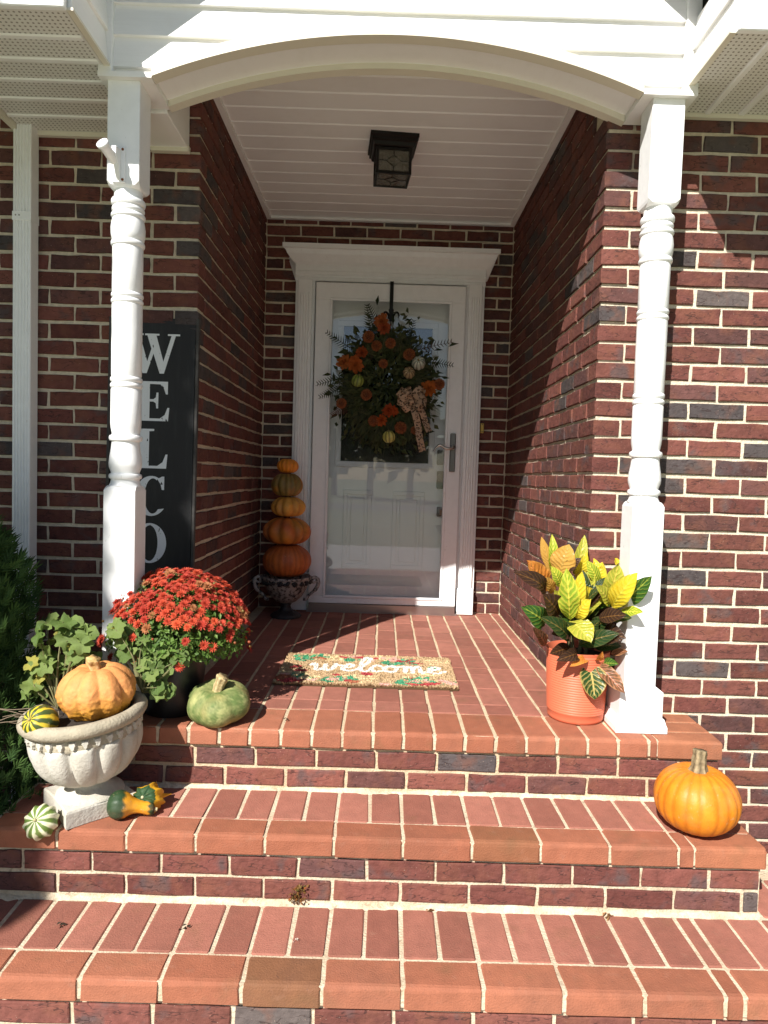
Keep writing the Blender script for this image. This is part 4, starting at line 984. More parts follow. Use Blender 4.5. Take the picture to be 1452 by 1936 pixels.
for k in range(N_):
    z_ = 1-k/(N_-1)*1.25; rr = math.sqrt(max(0, 1-z_*z_)); a = k*2.399963
    d = Vector((rr*math.cos(a), rr*math.sin(a), z_))
    edge = z_ + .16*nz((d.x*2.2, d.y*2.2, 3), 1) + .12*d.x
    if z_ < .02+.0: 
        if frn.random() > .07 or z_ < -.2: continue
    elif edge < .40 and frn.random() < .80: continue
    if d.y > .35 and z_ < .75 and frn.random() < .6: continue
    if z_ > .3 and frn.random() < .14: continue
    p = dc + Vector((d.x*dr.x, d.y*dr.y, d.z*dr.z))*frn.uniform(.95, 1.03)*(1+.05*nz((d.x*2, d.y*2, d.z*2), 1, 2))
    pts_f.append((p, d))
pts_f = pts_f[:300]
for p, d in pts_f:
    nrm = (d + Vector((-.15, -.3, .35)) + Vector((frn.uniform(-.3, .3), frn.uniform(-.3, .3), frn.uniform(-.2, .3)))).normalized()
    s_ = frn.uniform(.0125, .0235); col = lerp((.48, .055, .036), (.68, .125, .05), frn.random()**1.5)
    if d.z > .55: col = lerp(col, (.36, .035, .022), .4)
    if frn.random() < .06: col = (.42, .17, .07)
    o = link('flower', FLV[frn.randrange(4)], mu, p-mu.location, None, (s_, s_, s_), col); o.rotation_mode = 'QUATERNION'
    o.rotation_quaternion = nrm.to_track_quat('Z', 'Y') @ Matrix.Rotation(frn.uniform(0, 6.28), 3, 'Z').to_quaternion()
def leafquad(mb, p, nrm, tang, ln, wd, col, bend=.15):
    s_ = nrm.cross(tang).normalized()*wd/2; t = tang.normalized()*ln
    mb.add([p, p+t*.45+s_+nrm*bend*ln*.3, p+t-nrm*bend*ln, p+t*.45-s_+nrm*bend*ln*.3], [(0, 1, 2), (0, 2, 3)], col)
def rvec(rn): return Vector((rn.gauss(0, 1), rn.gauss(0, 1), rn.gauss(0, 1))).normalized()
FOL = mat('leaf_green', colnode='attr', rough=.55, spec=.3, vary=.15, vscale=90); translucent(FOL, .3)
mb = MB(); M0 = mu.location.copy()
for k in range(9500):
    d = rvec(frn)
    if d.z < -.62: continue
    q = frn.uniform(.62, .965)
    if d.z < 0: q *= 1-.35*(-d.z)
    p = dc + Vector((d.x*dr.x, d.y*dr.y, d.z*dr.z))*q
    if p.z < .205: continue
    nrm = (d+rvec(frn)*.7+Vector((0, -.2, .4))).normalized(); tg = nrm.orthogonal().normalized(); tg = (Matrix.Rotation(frn.uniform(0, 6.28), 3, nrm) @ tg)
    leafquad(mb, p-M0, nrm, tg, frn.uniform(.014, .026), frn.uniform(.007, .013), lerp((.06, .125, .02), (.16, .27, .05), frn.random()))
for k in range(170):
    d = rvec(frn)
    if d.z < -.1: continue
    p = dc + Vector((d.x*dr.x, d.y*dr.y, d.z*dr.z))*frn.uniform(.97, 1.06)-M0; q = frn.uniform(.003, .006)
    mb.lathe([(.0005, -q), (q*.8, -q*.4), (q, .2*q), (q*.5, q)], 6, p, lerp((.12, .20, .04), (.42, .06, .03), frn.random()))
for k in range(60):
    a = frn.uniform(0, 6.28); e = dc+Vector((math.cos(a)*dr.x*frn.uniform(.3, .9), math.sin(a)*dr.y*frn.uniform(.3, .9), dr.z*frn.uniform(.1, .5)))
    mb.tube(smooth_line([Vector((frn.uniform(-.05, .05), frn.uniform(-.05, .05), 0)), (e-M0)*.5, e-M0], 2), .0016, 4, (.10, .14, .04))
o = mb.obj('foliage', FOL, mu); o['kind'] = 'stuff'

# ------------------------------------------------------------------ croton in the orange pot
CX, CY = 1.338, .212
cpot = thing('orange_pot', 'bright orange ribbed plastic pot on the right side of the porch', 'pot', (CX, CY, .001))
OP = mat('orange_plastic', (.62, .15, .075), .45, spec=.4, vary=.05, vscale=15)
prof = [(.01, .003), (.092, 0), (.0975, .006), (.0985, .012), (.099, .030)]
for k in range(24):
    z_ = .032+k*.0088; r_ = .099+.012*(z_/.25); prof += [(r_+.0007, z_), (r_+.0007, z_+.0055), (r_-.0002, z_+.0064), (r_-.0002, z_+.0082)]
prof += [(.1115, .246), (.112, .252), (.108, .253), (.104, .24), (.10, .22)]
mb = MB(); mb.lathe(prof, 64); mb.obj('body', OP, cpot, angle=60)
mb = MB(); mb.add([(0, 0, .232)]+[(.103*math.cos(k*math.pi/16), .103*math.sin(k*math.pi/16), .228) for k in range(32)], [(0, 1+k, 1+(k+1) % 32) for k in range(32)]); mb.obj('soil', SOIL, cpot)
crt = thing('croton', 'croton plant with yellow, green and dark red veined leaves', 'croton', (CX, CY, .23))
def croton_mat(name, blade, vein, edge, vw=.5, blot=.3, rough=.32):
    M = bpy.data.materials.new(name); M.use_nodes = True; nt = M.node_tree; b = nt.nodes['Principled BSDF']; b.inputs['Roughness'].default_value = rough; b.inputs['Specular IOR Level'].default_value = .35
    uv = nt.nodes.new('ShaderNodeTexCoord').outputs['UV']; sx = nt.nodes.new('ShaderNodeSeparateXYZ'); nt.links.new(uv, sx.inputs[0])
    oi = nt.nodes.new('ShaderNodeTexCoord').outputs['Object']
    au = nmath(nt, 'ABSOLUTE', nmath(nt, 'SUBTRACT', sx.outputs[0], .5))
    mid = nmath(nt, 'LESS_THAN', au, .035)
    wob = nmath(nt, 'MULTIPLY', nnoise(nt, oi, 45, 3), .14)
    lat = nmath(nt, 'SINE', nmath(nt, 'MULTIPLY', nmath(nt, 'ADD', nmath(nt, 'SUBTRACT', sx.outputs[1], nmath(nt, 'MULTIPLY', au, .5)), wob), 50))
    lt = nramp(nt, lat, vw, vw+.25)
    ed = nramp(nt, au, .40, .47)
    no = nramp(nt, nnoise(nt, oi, 28, 4), .52, .68)
    c_ = nmix(nt, nmath(nt, 'MULTIPLY', no, blot), blade, edge)
    c_ = nmix(nt, nmath(nt, 'MULTIPLY', lt, .55), c_, vein); c_ = nmix(nt, nmath(nt, 'MULTIPLY', ed, .7), c_, edge); c_ = nmix(nt, mid, c_, vein)
    nt.links.new(c_, b.inputs['Base Color'])
    bp = nt.nodes.new('ShaderNodeBump'); bp.inputs['Strength'].default_value = .35; bp.inputs['Distance'].default_value = .003; nt.links.new(lat, bp.inputs['Height']); nt.links.new(bp.outputs[0], b.inputs['Normal'])
    translucent(M, .28); return M
CM = {'tan': croton_mat('croton_tan', (.62, .34, .07), (.56, .34, .08), (.45, .24, .05), .4, .3),
      'yg': croton_mat('croton_yellow_green', (.26, .38, .03), (.72, .64, .08), (.62, .58, .05), .1, .5),
      'yel': croton_mat('croton_yellow', (.74, .54, .03), (.70, .58, .06), (.45, .40, .04), .5, .45),
      'olive': croton_mat('croton_olive', (.38, .40, .045), (.66, .52, .09), (.50, .45, .05), .45, .3),
      'dark': croton_mat('croton_dark', (.045, .022, .014), (.16, .075, .022), (.06, .03, .016), .72, .3),
      'green': croton_mat('croton_green', (.035, .105, .018), (.30, .36, .05), (.05, .12, .02), .72, .2),
      'deep': croton_mat('croton_deep_green', (.022, .052, .014), (.17, .13, .035), (.06, .07, .02), .8, .3),
      'orange': croton_mat('croton_orange', (.70, .26, .045), (.62, .20, .04), (.72, .36, .08), .6, .5),
      'pink': croton_mat('croton_pink', (.14, .07, .03), (.50, .20, .11), (.52, .26, .12), .3, .5),
      'cream': croton_mat('croton_cream', (.03, .075, .018), (.56, .44, .14), (.54, .38, .12), .45, .15)}
def big_leaf(name, base, tip, width, material, parent, bend=.12, fold=.25, face=Vector((-.2, -1, .35)), nv_=9, nu_=6, shape=1.0, wave=.0, seed=0):
    base, tip = Vector(base), Vector(tip); ax = tip-base; L_ = ax.length; axn = ax.normalized()
    nrm = face - axn*face.dot(axn); nrm.normalize(); side = axn.cross(nrm).normalized(); mb = MB(); vs = []; uvs = []
    for i in range(nv_+1):
        v = i/nv_; wv = width/2*(math.sin(math.pi*min(1, max(0, v*.93+.05))**1.0)**.75)*(1 if v < .9 else 1)*(.8+.4*v*(1-v)*2*shape)
        if i == nv_: wv = .0006
        if v < .08: wv = width*.05
        for k in range(nu_+1):
            u = k/nu_-.5
            p = base + axn*L_*v + side*wv*2*u + nrm*(L_*bend*math.sin(math.pi*v) + abs(u)*2*wv*fold + wave*width*math.sin(v*14+seed+(3 if u > 0 else 0))*abs(u))
            vs.append(p-parent.location); uvs.append((k/nu_, v))
    fs = [(i*(nu_+1)+k, i*(nu_+1)+k+1, (i+1)*(nu_+1)+k+1, (i+1)*(nu_+1)+k) for i in range(nv_) for k in range(nu_)]
    mb.add(vs, fs, None, uvs); return mb.obj(name, material, parent, smooth=True, uv=True)
def cw(x, y, Y):    # layout table (x, y) of the leaf plan at depth Y=.2, widened or narrowed with depth
    return Vector((1.0353+x*.000415, Y, .6734-y*.000414+.000013*x))
LV = [(510, 400, 405, 85, 85, 'tan', .26, .27), (500, 380, 490, 60, 80, 'yg', .25, .26), (560, 420, 620, 140, 200, 'tan', .22, .22), (710, 420, 785, 70, 90, 'olive', .26, .27), (720, 450, 775, 210, 90, 'yel', .24, .22),
      (580, 400, 715, 255, 100, 'dark', .22, .20), (450, 540, 222, 260, 165, 'orange', .2, .15), (420, 560, 85, 340, 140, 'dark', .17, .10), (520, 740, 330, 520, 190, 'dark', .15, .08), (400, 800, 150, 610, 165, 'green', .13, .06),
      (605, 760, 530, 310, 165, 'yg', .13, .10), (640, 740, 685, 350, 130, 'yel', .16, .14), (650, 740, 730, 560, 130, 'yel', .13, .09), (940, 650, 985, 285, 180, 'olive', .16, .14), (890, 480, 760, 275, 100, 'yg', .2, .2), (900, 450, 860, 270, 80, 'yel', .24, .25),
      (945, 650, 775, 450, 130, 'olive', .14, .10), (950, 650, 1075, 330, 150, 'yel', 0.12, .055), (1010, 640, 1165, 350, 150, 'green', .13, .03), (1000, 690, 1110, 640, 95, 'yg', .10, .03), (830, 735, 985, 670, 120, 'dark', .10, .04), (930, 740, 1040, 700, 90, 'deep', .11, .05),
      (605, 930, 305, 690, 150, 'deep', .12, .05), (610, 770, 715, 900, 190, 'olive', .12, .045), (690, 970, 945, 825, 130, 'deep', .12, .05), (870, 880, 1000, 860, 150, 'dark', .11, .05), (630, 1010, 402, 1005, 110, 'dark', .14, .07),
      (680, 1050, 445, 1050, 110, 'dark', .12, .05), (765, 1105, 790, 1392, 185, 'cream', .11, .075), (820, 1115, 1000, 1310, 130, 'pink', .11, .035), (430, 1010, 298, 825, 90, 'pink', .17, .15), (760, 1085, 565, 1105, 65, 'orange', .11, .06), (870, 1130, 975, 1095, 70, 'green', .12, .08),
      (1020, 300, 1050, 275, 60, 'yel', .2, .2), (480, 560, 395, 395, 90, 'tan', .18, .15), (540, 700, 450, 500, 110, 'olive', .15, .12), (770, 700, 790, 500, 80, 'green', .18, .18), (760, 640, 740, 360, 100, 'deep', .2, .21), (1060, 600, 1120, 580, 80, 'green', .17, .13),
      (820, 1090, 830, 985, 60, 'orange', .1, .07), (830, 1000, 1010, 960, 100, 'deep', .14, .10), (600, 880, 420, 850, 110, 'dark', .13, .09), (760, 900, 820, 750, 110, 'deep', .15, .1), (960, 1050, 1050, 990, 60, 'pink', .12, .08),
      (800, 620, 835, 320, 120, 'olive', .22, .23), (1000, 620, 1070, 430, 110, 'yg', .14, .09), (700, 620, 575, 450, 110, 'yg', .2, .2), (570, 520, 470, 330, 100, 'yg', .22, .22), (1000, 570, 1080, 460, 90, 'green', .12, .06), (850, 640, 700, 480, 110, 'yel', .18, .17), (650, 900, 545, 760, 100, 'deep', .14, .1), (820, 860, 900, 715, 110, 'deep', .14, .1), (560, 830, 420, 770, 110, 'dark', .15, .11), (620, 560, 610, 250, 110, 'yg', .25, .26), (880, 560, 930, 300, 120, 'yel', .23, .24)]
lrn = random.Random(4)
for k, (bx_, by_, tx_, ty_, wd_, ty, yb_, yt_) in enumerate(LV):
    b0, t0 = cw(bx_, by_, yb_+.02), cw(tx_, ty_, yt_)
    droop = ty_ > by_+60
    big_leaf('leaf', b0, t0, wd_*.000415*lrn.uniform(1.02, 1.24), CM[ty], crt, bend=(.08 if droop else .13)*lrn.uniform(.3, 1.6), fold=lrn.uniform(.12, .4), face=Vector((lrn.uniform(-.5, .15), -1, .5 if not droop else .3)), wave=lrn.uniform(.05, .16), seed=k)
for k in range(46):    # inner and rear leaves
    a = lrn.uniform(0, 6.28); el = lrn.uniform(.1, 1.3); b0 = Vector((CX+.02*math.cos(a), CY+.02*math.sin(a), lrn.uniform(.28, .42)))
    ln = lrn.uniform(.10, .17); d = Vector((math.cos(a)*math.cos(el), math.sin(a)*math.cos(el)*.9, math.sin(el)*.8))
    if d.y < -.55: continue
    if b0.y+d.y*ln > .262: d.y *= .35
    big_leaf('leaf', b0, b0+d*ln, lrn.uniform(.035, .06), CM[lrn.choice(['deep', 'deep', 'dark', 'green', 'olive' if el > .8 else 'dark'])], crt, bend=.12, fold=.25, face=Vector((-.2, -.6, .9)), wave=.05, seed=k)
mb = MB()
for k in range(7):
    a = k*.9; mb.tube(smooth_line([(.03*math.cos(a), .03*math.sin(a), 0), (.04*math.cos(a+.3), .04*math.sin(a+.3), .1), (.05*math.cos(a+.4), .04*math.sin(a+.4), .22)], 3), [.006]*4+[.004]*3, 6)
o = mb.obj('stem', mat('croton_stem', (.09, .08, .035), .7), crt); o['kind'] = 'stuff'

# ------------------------------------------------------------------ coir doormat
mx0, mx1, my0, my1 = .205, .948, .474, .932
dm = thing('doormat', 'coir doormat with a white welcome script among red and green leaves', 'doormat', (.5765, .703, .001))
COIR = mat('coir_fibre', colnode='attr', rough=.95, spec=.1)
drn = random.Random(2)
mw, mh = mx1-mx0, my1-my0
scr = []
def let(pts, dx=0): scr.append([(p[0]+dx, p[1]) for p in pts])
e_ = [(0, .45), (.45, .6), (.5, .9), (.3, 1), (.05, .6), (.1, .1), (.4, 0), (.78, .32)]
let([(0, .72), (.12, .98), (.22, .85), (.27, .12), (.42, 0), (.62, .25), (.7, .92), (.72, .2), (.9, 0), (1.12, .35), (1.2, .98), (1.28, .8), (1.5, .8)])
let(e_, 1.55)
let([(2.3, .3), (2.72, 1.2), (2.88, 2.0), (2.72, 2.3), (2.5, 1.7), (2.45, .45), (2.6, -.05), (2.95, .15)])
let([(3.45, .8), (3.28, 1), (2.98, .62), (3.02, .12), (3.28, 0), (3.62, .3)])
let([(3.95, 1), (3.66, .7), (3.72, .12), (4.0, 0), (4.24, .5), (3.98, 1), (4.02, .8), (4.5, .82)])
let([(4.5, .82), (4.62, .9), (4.64, .0)]); let([(4.64, .35), (4.84, .95), (4.98, .85), (5.0, 0)]); let([(5.0, .35), (5.22, .95), (5.38, .8), (5.4, .1), (5.56, 0), (5.85, .35)])
let(e_, 5.8); 
SCR = []
for st in scr:
    for p in smooth_line([(p[0], p[1], 0) for p in st], 7): SCR.append((-.245+p.x*.088-.0, -.036+p.y*.098))
leafs = []
def spray(cx_, cy_, ang, n_, sc_, col):
    ca, sa = math.cos(ang), math.sin(ang)
    for i in range(n_):
        for sg in (-1, 1):
            t = (i+.5)/n_*sc_; a2_ = ang+sg*.8; l_ = sc_*.28
            leafs.append((cx_+ca*t+math.cos(a2_)*l_*.5, cy_+sa*t+math.sin(a2_)*l_*.5, a2_, l_*.62, l_*.27, col))
    leafs.append((cx_+ca*sc_*.5, cy_+sa*sc_*.5, ang, sc_*.5, sc_*.03, col))
GRN, RED, PNK, CRM, BRN = (.08, .32, .17), (.46, .075, .075), (.72, .42, .34), (.78, .63, .36), (.42, .15, .08)
spray(-.34, .10, .6, 4, .16, GRN); spray(-.36, .17, .1, 3, .12, (.10, .38, .18)); spray(-.20, -.19, .35, 3, .16, GRN); spray(.04, .10, .15, 3, .17, GRN); spray(.10, -.20, .4, 3, .18, GRN); spray(.30, -.19, .5, 2, .13, GRN)
for a in ((-.085, .135, 1.2, .030, .026, GRN), (.285, .05, .3, .022, .02, GRN), (.12, .085, 0, .014, .016, GRN), (.15, .145, .2, .04, .022, RED), (-.02, .175, .1, .04, .012, RED), (-.045, .185, .8, .03, .008, RED), (.0, -.075, .9, .022, .03, RED), (.21, .115, -.2, .04, .010, RED),
          (.26, -.19, .3, .05, .018, RED), (.19, -.2, -.3, .03, .012, RED), (-.28, -.05, 0, .03, .016, RED), (-.21, .15, -.5, .03, .012, BRN), (-.05, -.19, .5, .025, .02, BRN), (-.31, -.0, .6, .03, .018, RED), (.335, -.16, .8, .02, .05, PNK), (-.12, -.16, .3, .05, .014, PNK), (.08, -.21, 0, .03, .014, PNK), (.12, .17, 0, .03, .012, PNK), (-.3, -.19, .2, .06, .03, RED), (-.34, -.15, 1.2, .05, .03, BRN)): leafs.append(a)
for k in range(70):
    gx, gy = drn.choice([(-.15, .16), (.33, .15), (.25, -.1), (-.33, -.12), (.05, .2), (-.02, -.15)]); leafs.insert(0, (gx+drn.uniform(-.06, .06), gy+drn.uniform(-.05, .05), drn.uniform(-.3, .3), .035, .005, CRM))
for k in range(26):
    gx, gy = drn.uniform(-.34, .34), drn.choice([drn.uniform(.12, .2), drn.uniform(-.2, -.09)]); q_ = drn.random()
    if q_ < .45: spray(gx-.04, gy-.01, drn.uniform(-.5, .6), 2, drn.uniform(.07, .11), drn.choice([GRN, (.10, .38, .2), PNK, CRM]))
    else: leafs.append((gx, gy, drn.uniform(-1, 1), drn.uniform(.014, .03), drn.uniform(.01, .016), drn.choice([RED, PNK, BRN, CRM, RED])))
def mat_col(x, y):
    base = lerp((.48, .32, .17), (.60, .44, .26), drn.random())
    for (lx, ly, an, a_, b_, c_) in leafs:
        dx, dy = x-lx, y-ly
        if abs(dx) > .09 or abs(dy) > .09: continue
        u = dx*math.cos(an)+dy*math.sin(an); v = -dx*math.sin(an)+dy*math.cos(an)
        if (u/a_)**2+(v/b_)**2 < 1: base = c_
    for (sx_, sy_) in SCR:
        if abs(x-sx_) < .011 and abs(y-sy_) < .011 and (x-sx_)**2+(y-sy_)**2 < .0105**2: base = (.84, .80, .74) if drn.random() < .95 else base; break
    q = drn.uniform(.82, 1.15); return tuple(c_*q for c_ in base)
mb = MB(); mb.box(-mw/2, mw/2, -mh/2, mh/2, 0, .007, (.10, .06, .03)); mb.obj('backing', COIR, dm)
mb = MB(); nx, ny = 205, 122
for i in range(nx):
    for j in range(ny):
        x = -mw/2+(i+drn.random())*mw/nx; y = -mh/2+(j+drn.random())*mh/ny; c_ = mat_col(x, y)
        a = drn.uniform(0, 6.28); h_ = drn.uniform(.006, .0085); ln_ = .0026
        ox, oy = math.cos(a)*ln_, math.sin(a)*ln_; tx_, ty_ = drn.uniform(-.003, .003), drn.uniform(-.003, .003)
        if y < -mh/2+.01: ty_ -= .005
        mb.add([(x-ox, y-oy, .006), (x+ox, y+oy, .006), (x+tx_+ox*.7, y+ty_+oy*.7, .006+h_), (x+tx_-ox*.7, y+ty_-oy*.7, .006+h_)], [(0, 1, 2, 3)], c_)
o = mb.obj('pile', COIR, dm); o['kind'] = 'stuff'
dm.rotation_euler.z = R(-.6)

# ------------------------------------------------------------------ wreath on the storm door
WX, WY, WZ = .625, 1.925, 1.385
hk = thing('wreath_hanger', 'black metal over-door wreath hanger with fleur-de-lis', 'hanger', (.638, 1.955, 1.80))
mb = MB(); mb.cbox(-.011, .011, .012, .016, -.02, .212, .001); mb.box(-.011, .011, .012, .078, .2125, .216); mb.obj('strap', BLACKM, hk)
mb = MB(); mb.prism([(0, .075), (.016, .045), (.010, .015), (.012, -.01), (0, -.03), (-.012, -.01), (-.010, .015), (-.016, .045)], 'y', .004, .011)
for sg in (-1, 1): mb.tube(smooth_line([(sg*.008, .008, .0), (sg*.024, .008, .028), (sg*.040, .008, .030), (sg*.047, .008, .012), (sg*.042, .008, .002)], 4), [.007]*8+[.006]*5+[.003]*4, 6)
mb.box(-.02, .02, .003, .012, -.008, .004); mb.tube([(0, .01, -.03), (0, -.015, -.05), (0, -.03, -.04)], .004, 6); mb.obj('fleur_de_lis', BLACKM, hk)
wr = thing('wreath', 'autumn door wreath of orange flowers, ferns, small gourds and leopard ribbon', 'wreath', (WX, WY, WZ)); W0 = Vector((WX, WY, WZ))
wrn = random.Random(6)
mb = MB()
for k in range(14):
    ph = wrn.uniform(0, 6.28); pts = []
    for i in range(41):
        t = 2*math.pi*i/40; rr = 1+.10*math.sin(3*t+ph)+.05*math.sin(7*t+ph*2); pts.append((.185*rr*math.cos(t), .02*math.sin(5*t+ph), .235*rr*math.sin(t)))
    mb.tube(pts, .0045, 5)
o = mb.obj('grapevine_ring', mat('grapevine', (.075, .05, .03), .9), wr); o['kind'] = 'stuff'
WF = mat('faux_foliage', colnode='attr', rough=.6, spec=.25); translucent(WF, .15)
mb = MB()
for k in range(1900):       # leaves
    t = wrn.uniform(0, 6.28); rr = abs(wrn.gauss(.88, .34)); b0 = Vector((.195*rr*math.cos(t), wrn.uniform(-.05, .035), .245*rr*math.sin(t)))
    out_ = Vector((math.cos(t), -.3, math.sin(t))); nrm = (Vector((0, -1, .2))+rvec(wrn)*.7).normalized(); tg = (out_+rvec(wrn)*.9); tg = (tg-nrm*tg.dot(nrm)).normalized()
    leafquad(mb, b0, nrm, tg, wrn.uniform(.03, .065), wrn.uniform(.014, .032), lerp((.028, .042, .016), (.095, .105, .036), wrn.random()), .2)
for k in range(620):        # long grasses
    t = wrn.choice([wrn.gauss(3.5, .35), wrn.gauss(-.5, .4), wrn.gauss(.5, .45), wrn.gauss(1.9, .5), wrn.gauss(4.3, .5), wrn.gauss(5.3, .4), wrn.uniform(0, 6.28)])
    b0 = Vector((.17*math.cos(t), wrn.uniform(-.04, 0), .215*math.sin(t))); a = t+wrn.gauss(-.25, .5); ln = wrn.uniform(.06, .19)
    d = Vector((math.cos(a), wrn.uniform(-.35, .05), math.sin(a))); sag = Vector((0, 0, -1))*ln*wrn.uniform(.05, .35); sd_ = Vector((-d.z, 0, d.x)).normalized()*wrn.uniform(.0012, .0026)
    p1_, p2_ = b0+d*ln*.5, b0+d*ln+sag; col = lerp((.03, .035, .012), (.10, .095, .035), wrn.random())
    mb.add([b0-sd_, b0+sd_, p1_+sd_, p1_-sd_, p2_], [(0, 1, 2, 3), (3, 2, 4)], col)
o = mb.obj('foliage', WF, wr); o['kind'] = 'stuff'
def wp(x, z_, y=WY): return Vector((x, y, z_))-W0
for (x0, z0, an, ln, col) in ((.40, 1.60, 2.6, .17, (.02, .03, .012)), (.37, 1.42, 3.4, .17, (.04, .055, .02)), (.36, 1.36, 3.55, .15, (.035, .045, .018)), (.74, 1.62, 1.35, .16, (.02, .03, .012)), (.80, 1.60, .25, .22, (.07, .04, .02)), (.86, 1.53, -.1, .16, (.03, .035, .014)), (.40, 1.26, 3.7, .12, (.12, .03, .02)), (.56, 1.72, 2.0, .15, (.03, .035, .015)), (.52, 1.70, 1.75, .16, (.045, .05, .02))):
    mb = MB(); b0 = wp(x0, z0, WY-.035); d = Vector((math.cos(an), -.15, math.sin(an))); sd_ = Vector((-math.sin(an), 0, math.cos(an)))
    mb.tube([b0, b0+d*ln*.5, b0+d*ln+Vector((0, 0, -.008))], [.0018, .0014, .0008], 4, col)
    for i in range(10):
        s_ = (i+1)/11
        for sg in (-1, 1):
            l_ = .052*(1-s_*.7); pb_ = b0+d*ln*s_; tv_ = (sd_*sg+d*.6).normalized()*l_; mb.add([pb_-d*.0028, pb_+d*.0028, pb_+tv_*.55+d*.0026, pb_+tv_-Vector((0, .004, 0)), pb_+tv_*.55-d*.0026], [(0, 1, 2, 4), (4, 2, 3)], col)
    mb.obj('fern_frond', WF, wr)
PET = mat('silk_petal', colnode='obj', rough=.7, spec=.2, vary=.35, vscale=60); translucent(PET, .2)
PEV = []
for v in range(3):
    mb = MB()
    for ring, (cnt, ln, el) in enumerate(((11, 1.0, .12), (10, .88, .45), (9, .7, .8), (7, .5, 1.1))):
        for k in range(cnt):
            a = 2*math.pi*(k+.4*ring)/cnt+wrn.uniform(-.25, .25); e = el+wrn.uniform(-.25, .25); d = Vector((math.cos(a)*math.cos(e), math.sin(a)*math.cos(e), math.sin(e))); s_ = Vector((-math.sin(a), math.cos(a), 0)); up = d.cross(s_)*-1
            l_ = ln*wrn.uniform(.8, 1.1); q = lambda t, w_, h_: d*l_*t+s_*w_+up*h_
            mb.add([q(0, 0, 0), q(.45, .20, .08), q(.85, .19, -.05+wrn.uniform(-.16, .16)), q(1.02, 0, wrn.uniform(-.1, .16)), q(.85, -.19, -.05+wrn.uniform(-.16, .16)), q(.45, -.20, .08), q(.5, 0, -.1)], [(0, 6, 1), (1, 6, 2), (2, 6, 3), (3, 6, 4), (4, 6, 5), (5, 6, 0)])
    PEV.append(mb.mesh('flower', PET, True))
for k, (x, z_, s_, c_) in enumerate(((.585, 1.755, .062, (.46, .13, .035)), (.60, 1.72, .05, (.42, .09, .03)), (.435, 1.50, .066, (.50, .12, .025)), (.37, 1.51, .058, (.46, .13, .03)), (.475, 1.57, .045, (.40, .08, .02)), (.876, 1.375, .060, (.52, .135, .025)), (.64, 1.235, .052, (.45, .07, .015)), (.60, 1.18, .045, (.50, .10, .02)), (.67, 1.235, .04, (.48, .08, .015)))):
    o = link('flower', PEV[k % 3], wr, wp(x, z_, WY-.062), (R(90+wrn.uniform(-20, 20)), R(wrn.uniform(-20, 20)), wrn.uniform(-.3, .3)), (s_*.86,)*3, tuple(q*.85 for q in c_))
def pom_mesh():
    mb = MB()
    for i in range(210):
        z_ = 1-2*(i+.5)/210; a = i*2.39996; d = Vector((math.sqrt(1-z_*z_)*math.cos(a), math.sqrt(1-z_*z_)*math.sin(a), z_)); s_ = d.orthogonal().normalized()*.10; t_ = d.cross(s_)
        q = wrn.uniform(.92, 1.06); mb.add([d*.72+s_, d*.72+t_, d*.72-s_, d*.72-t_, d*q+s_*.5, d*q+t_*.5, d*q-s_*.5, d*q-t_*.5], [(0, 1, 5, 4), (1, 2, 6, 5), (2, 3, 7, 6), (3, 0, 4, 7), (4, 5, 6, 7)], lerp((.30, .075, .03), (.46, .17, .06), wrn.random()))
    mb.lathe([(.001, -.8), (.55, -.6), (.8, 0), (.55, .6), (.001, .8)], 12, (0, 0, 0), (.05, .025, .012))
    return mb.mesh('pom_flower', WF)
PM = pom_mesh()
for x, z_, s_ in ((.509, 1.664, .036), (.558, 1.612, .032), (.639, 1.630, .032), (.752, 1.568, .036), (.506, 1.325, .034), (.715, 1.137, .037), (.552, 1.172, .034), (.36, 1.27, .032), (.935, 1.40, .034), (.60, 1.51, .028), (.80, 1.125, .026)):
    link('pom_flower', PM, wr, wp(x, z_, WY-.055), (wrn.uniform(0, 3), wrn.uniform(0, 3), 0), (s_,)*3)
for (x, z_, r_, a_, b_, rib, rot) in ((.808, 1.516, .041, (.36, .42, .36), (.62, .62, .48), 9, (R(68), R(-15), 0)), (.753, 1.458, .036, (.30, .18, .08), (.48, .36, .2), 9, (R(75), R(10), 0)), (.453, 1.402, .038, (.16, .24, .03), (.33, .38, .07), 9, (R(20), R(14), 0)), (.647, 1.08, .038, (.42, .38, .06), (.60, .55, .16), 8, (R(14), R(-6), 0))):
    me = pumpkin_mesh('mini_pumpkin', r_, r_*1.9, rib, .13, (lambda a_, b_: lambda t, cz, g, p: lerp(b_, tuple(q*.35 for q in a_), min(1, g*1.3)) if g > .25 else lerp(a_, b_, .5+nz(p, 3)))(a_, b_), nseg=54, nrow=18, seed=int(x*100), dimple=.2)
    o = link('mini_pumpkin', me, wr, wp(x, z_, WY-.075), rot); stem_obj(o, [(0, 0, r_*.72), (0, 0, r_*1.1)], [.006, .0045], (.2, .16, .06), (.3, .24, .1))
def leopard(nt, src, c, b):
    vo = nt.nodes.new('ShaderNodeTexVoronoi'); vo.inputs['Scale'].default_value = 62; uvc = nt.nodes.new('ShaderNodeTexCoord').outputs['Object']; nt.links.new(uvc, vo.inputs['Vector'])
    d_ = vo.outputs['Distance']; ring = nmath(nt, 'MULTIPLY', nmath(nt, 'LESS_THAN', d_, .48), nmath(nt, 'GREATER_THAN', d_, .22))
    brk = nmath(nt, 'GREATER_THAN', nnoise(nt, uvc, 110, 2), .44)
    core = nmath(nt, 'LESS_THAN', d_, .22)
    src = nmix(nt, core, src, (.34, .17, .08)); return nmix(nt, nmath(nt, 'MULTIPLY', ring, brk), src, (.012, .009, .008))
LEO = mat('leopard_ribbon', (.46, .30, .19), .6, extra=leopard)
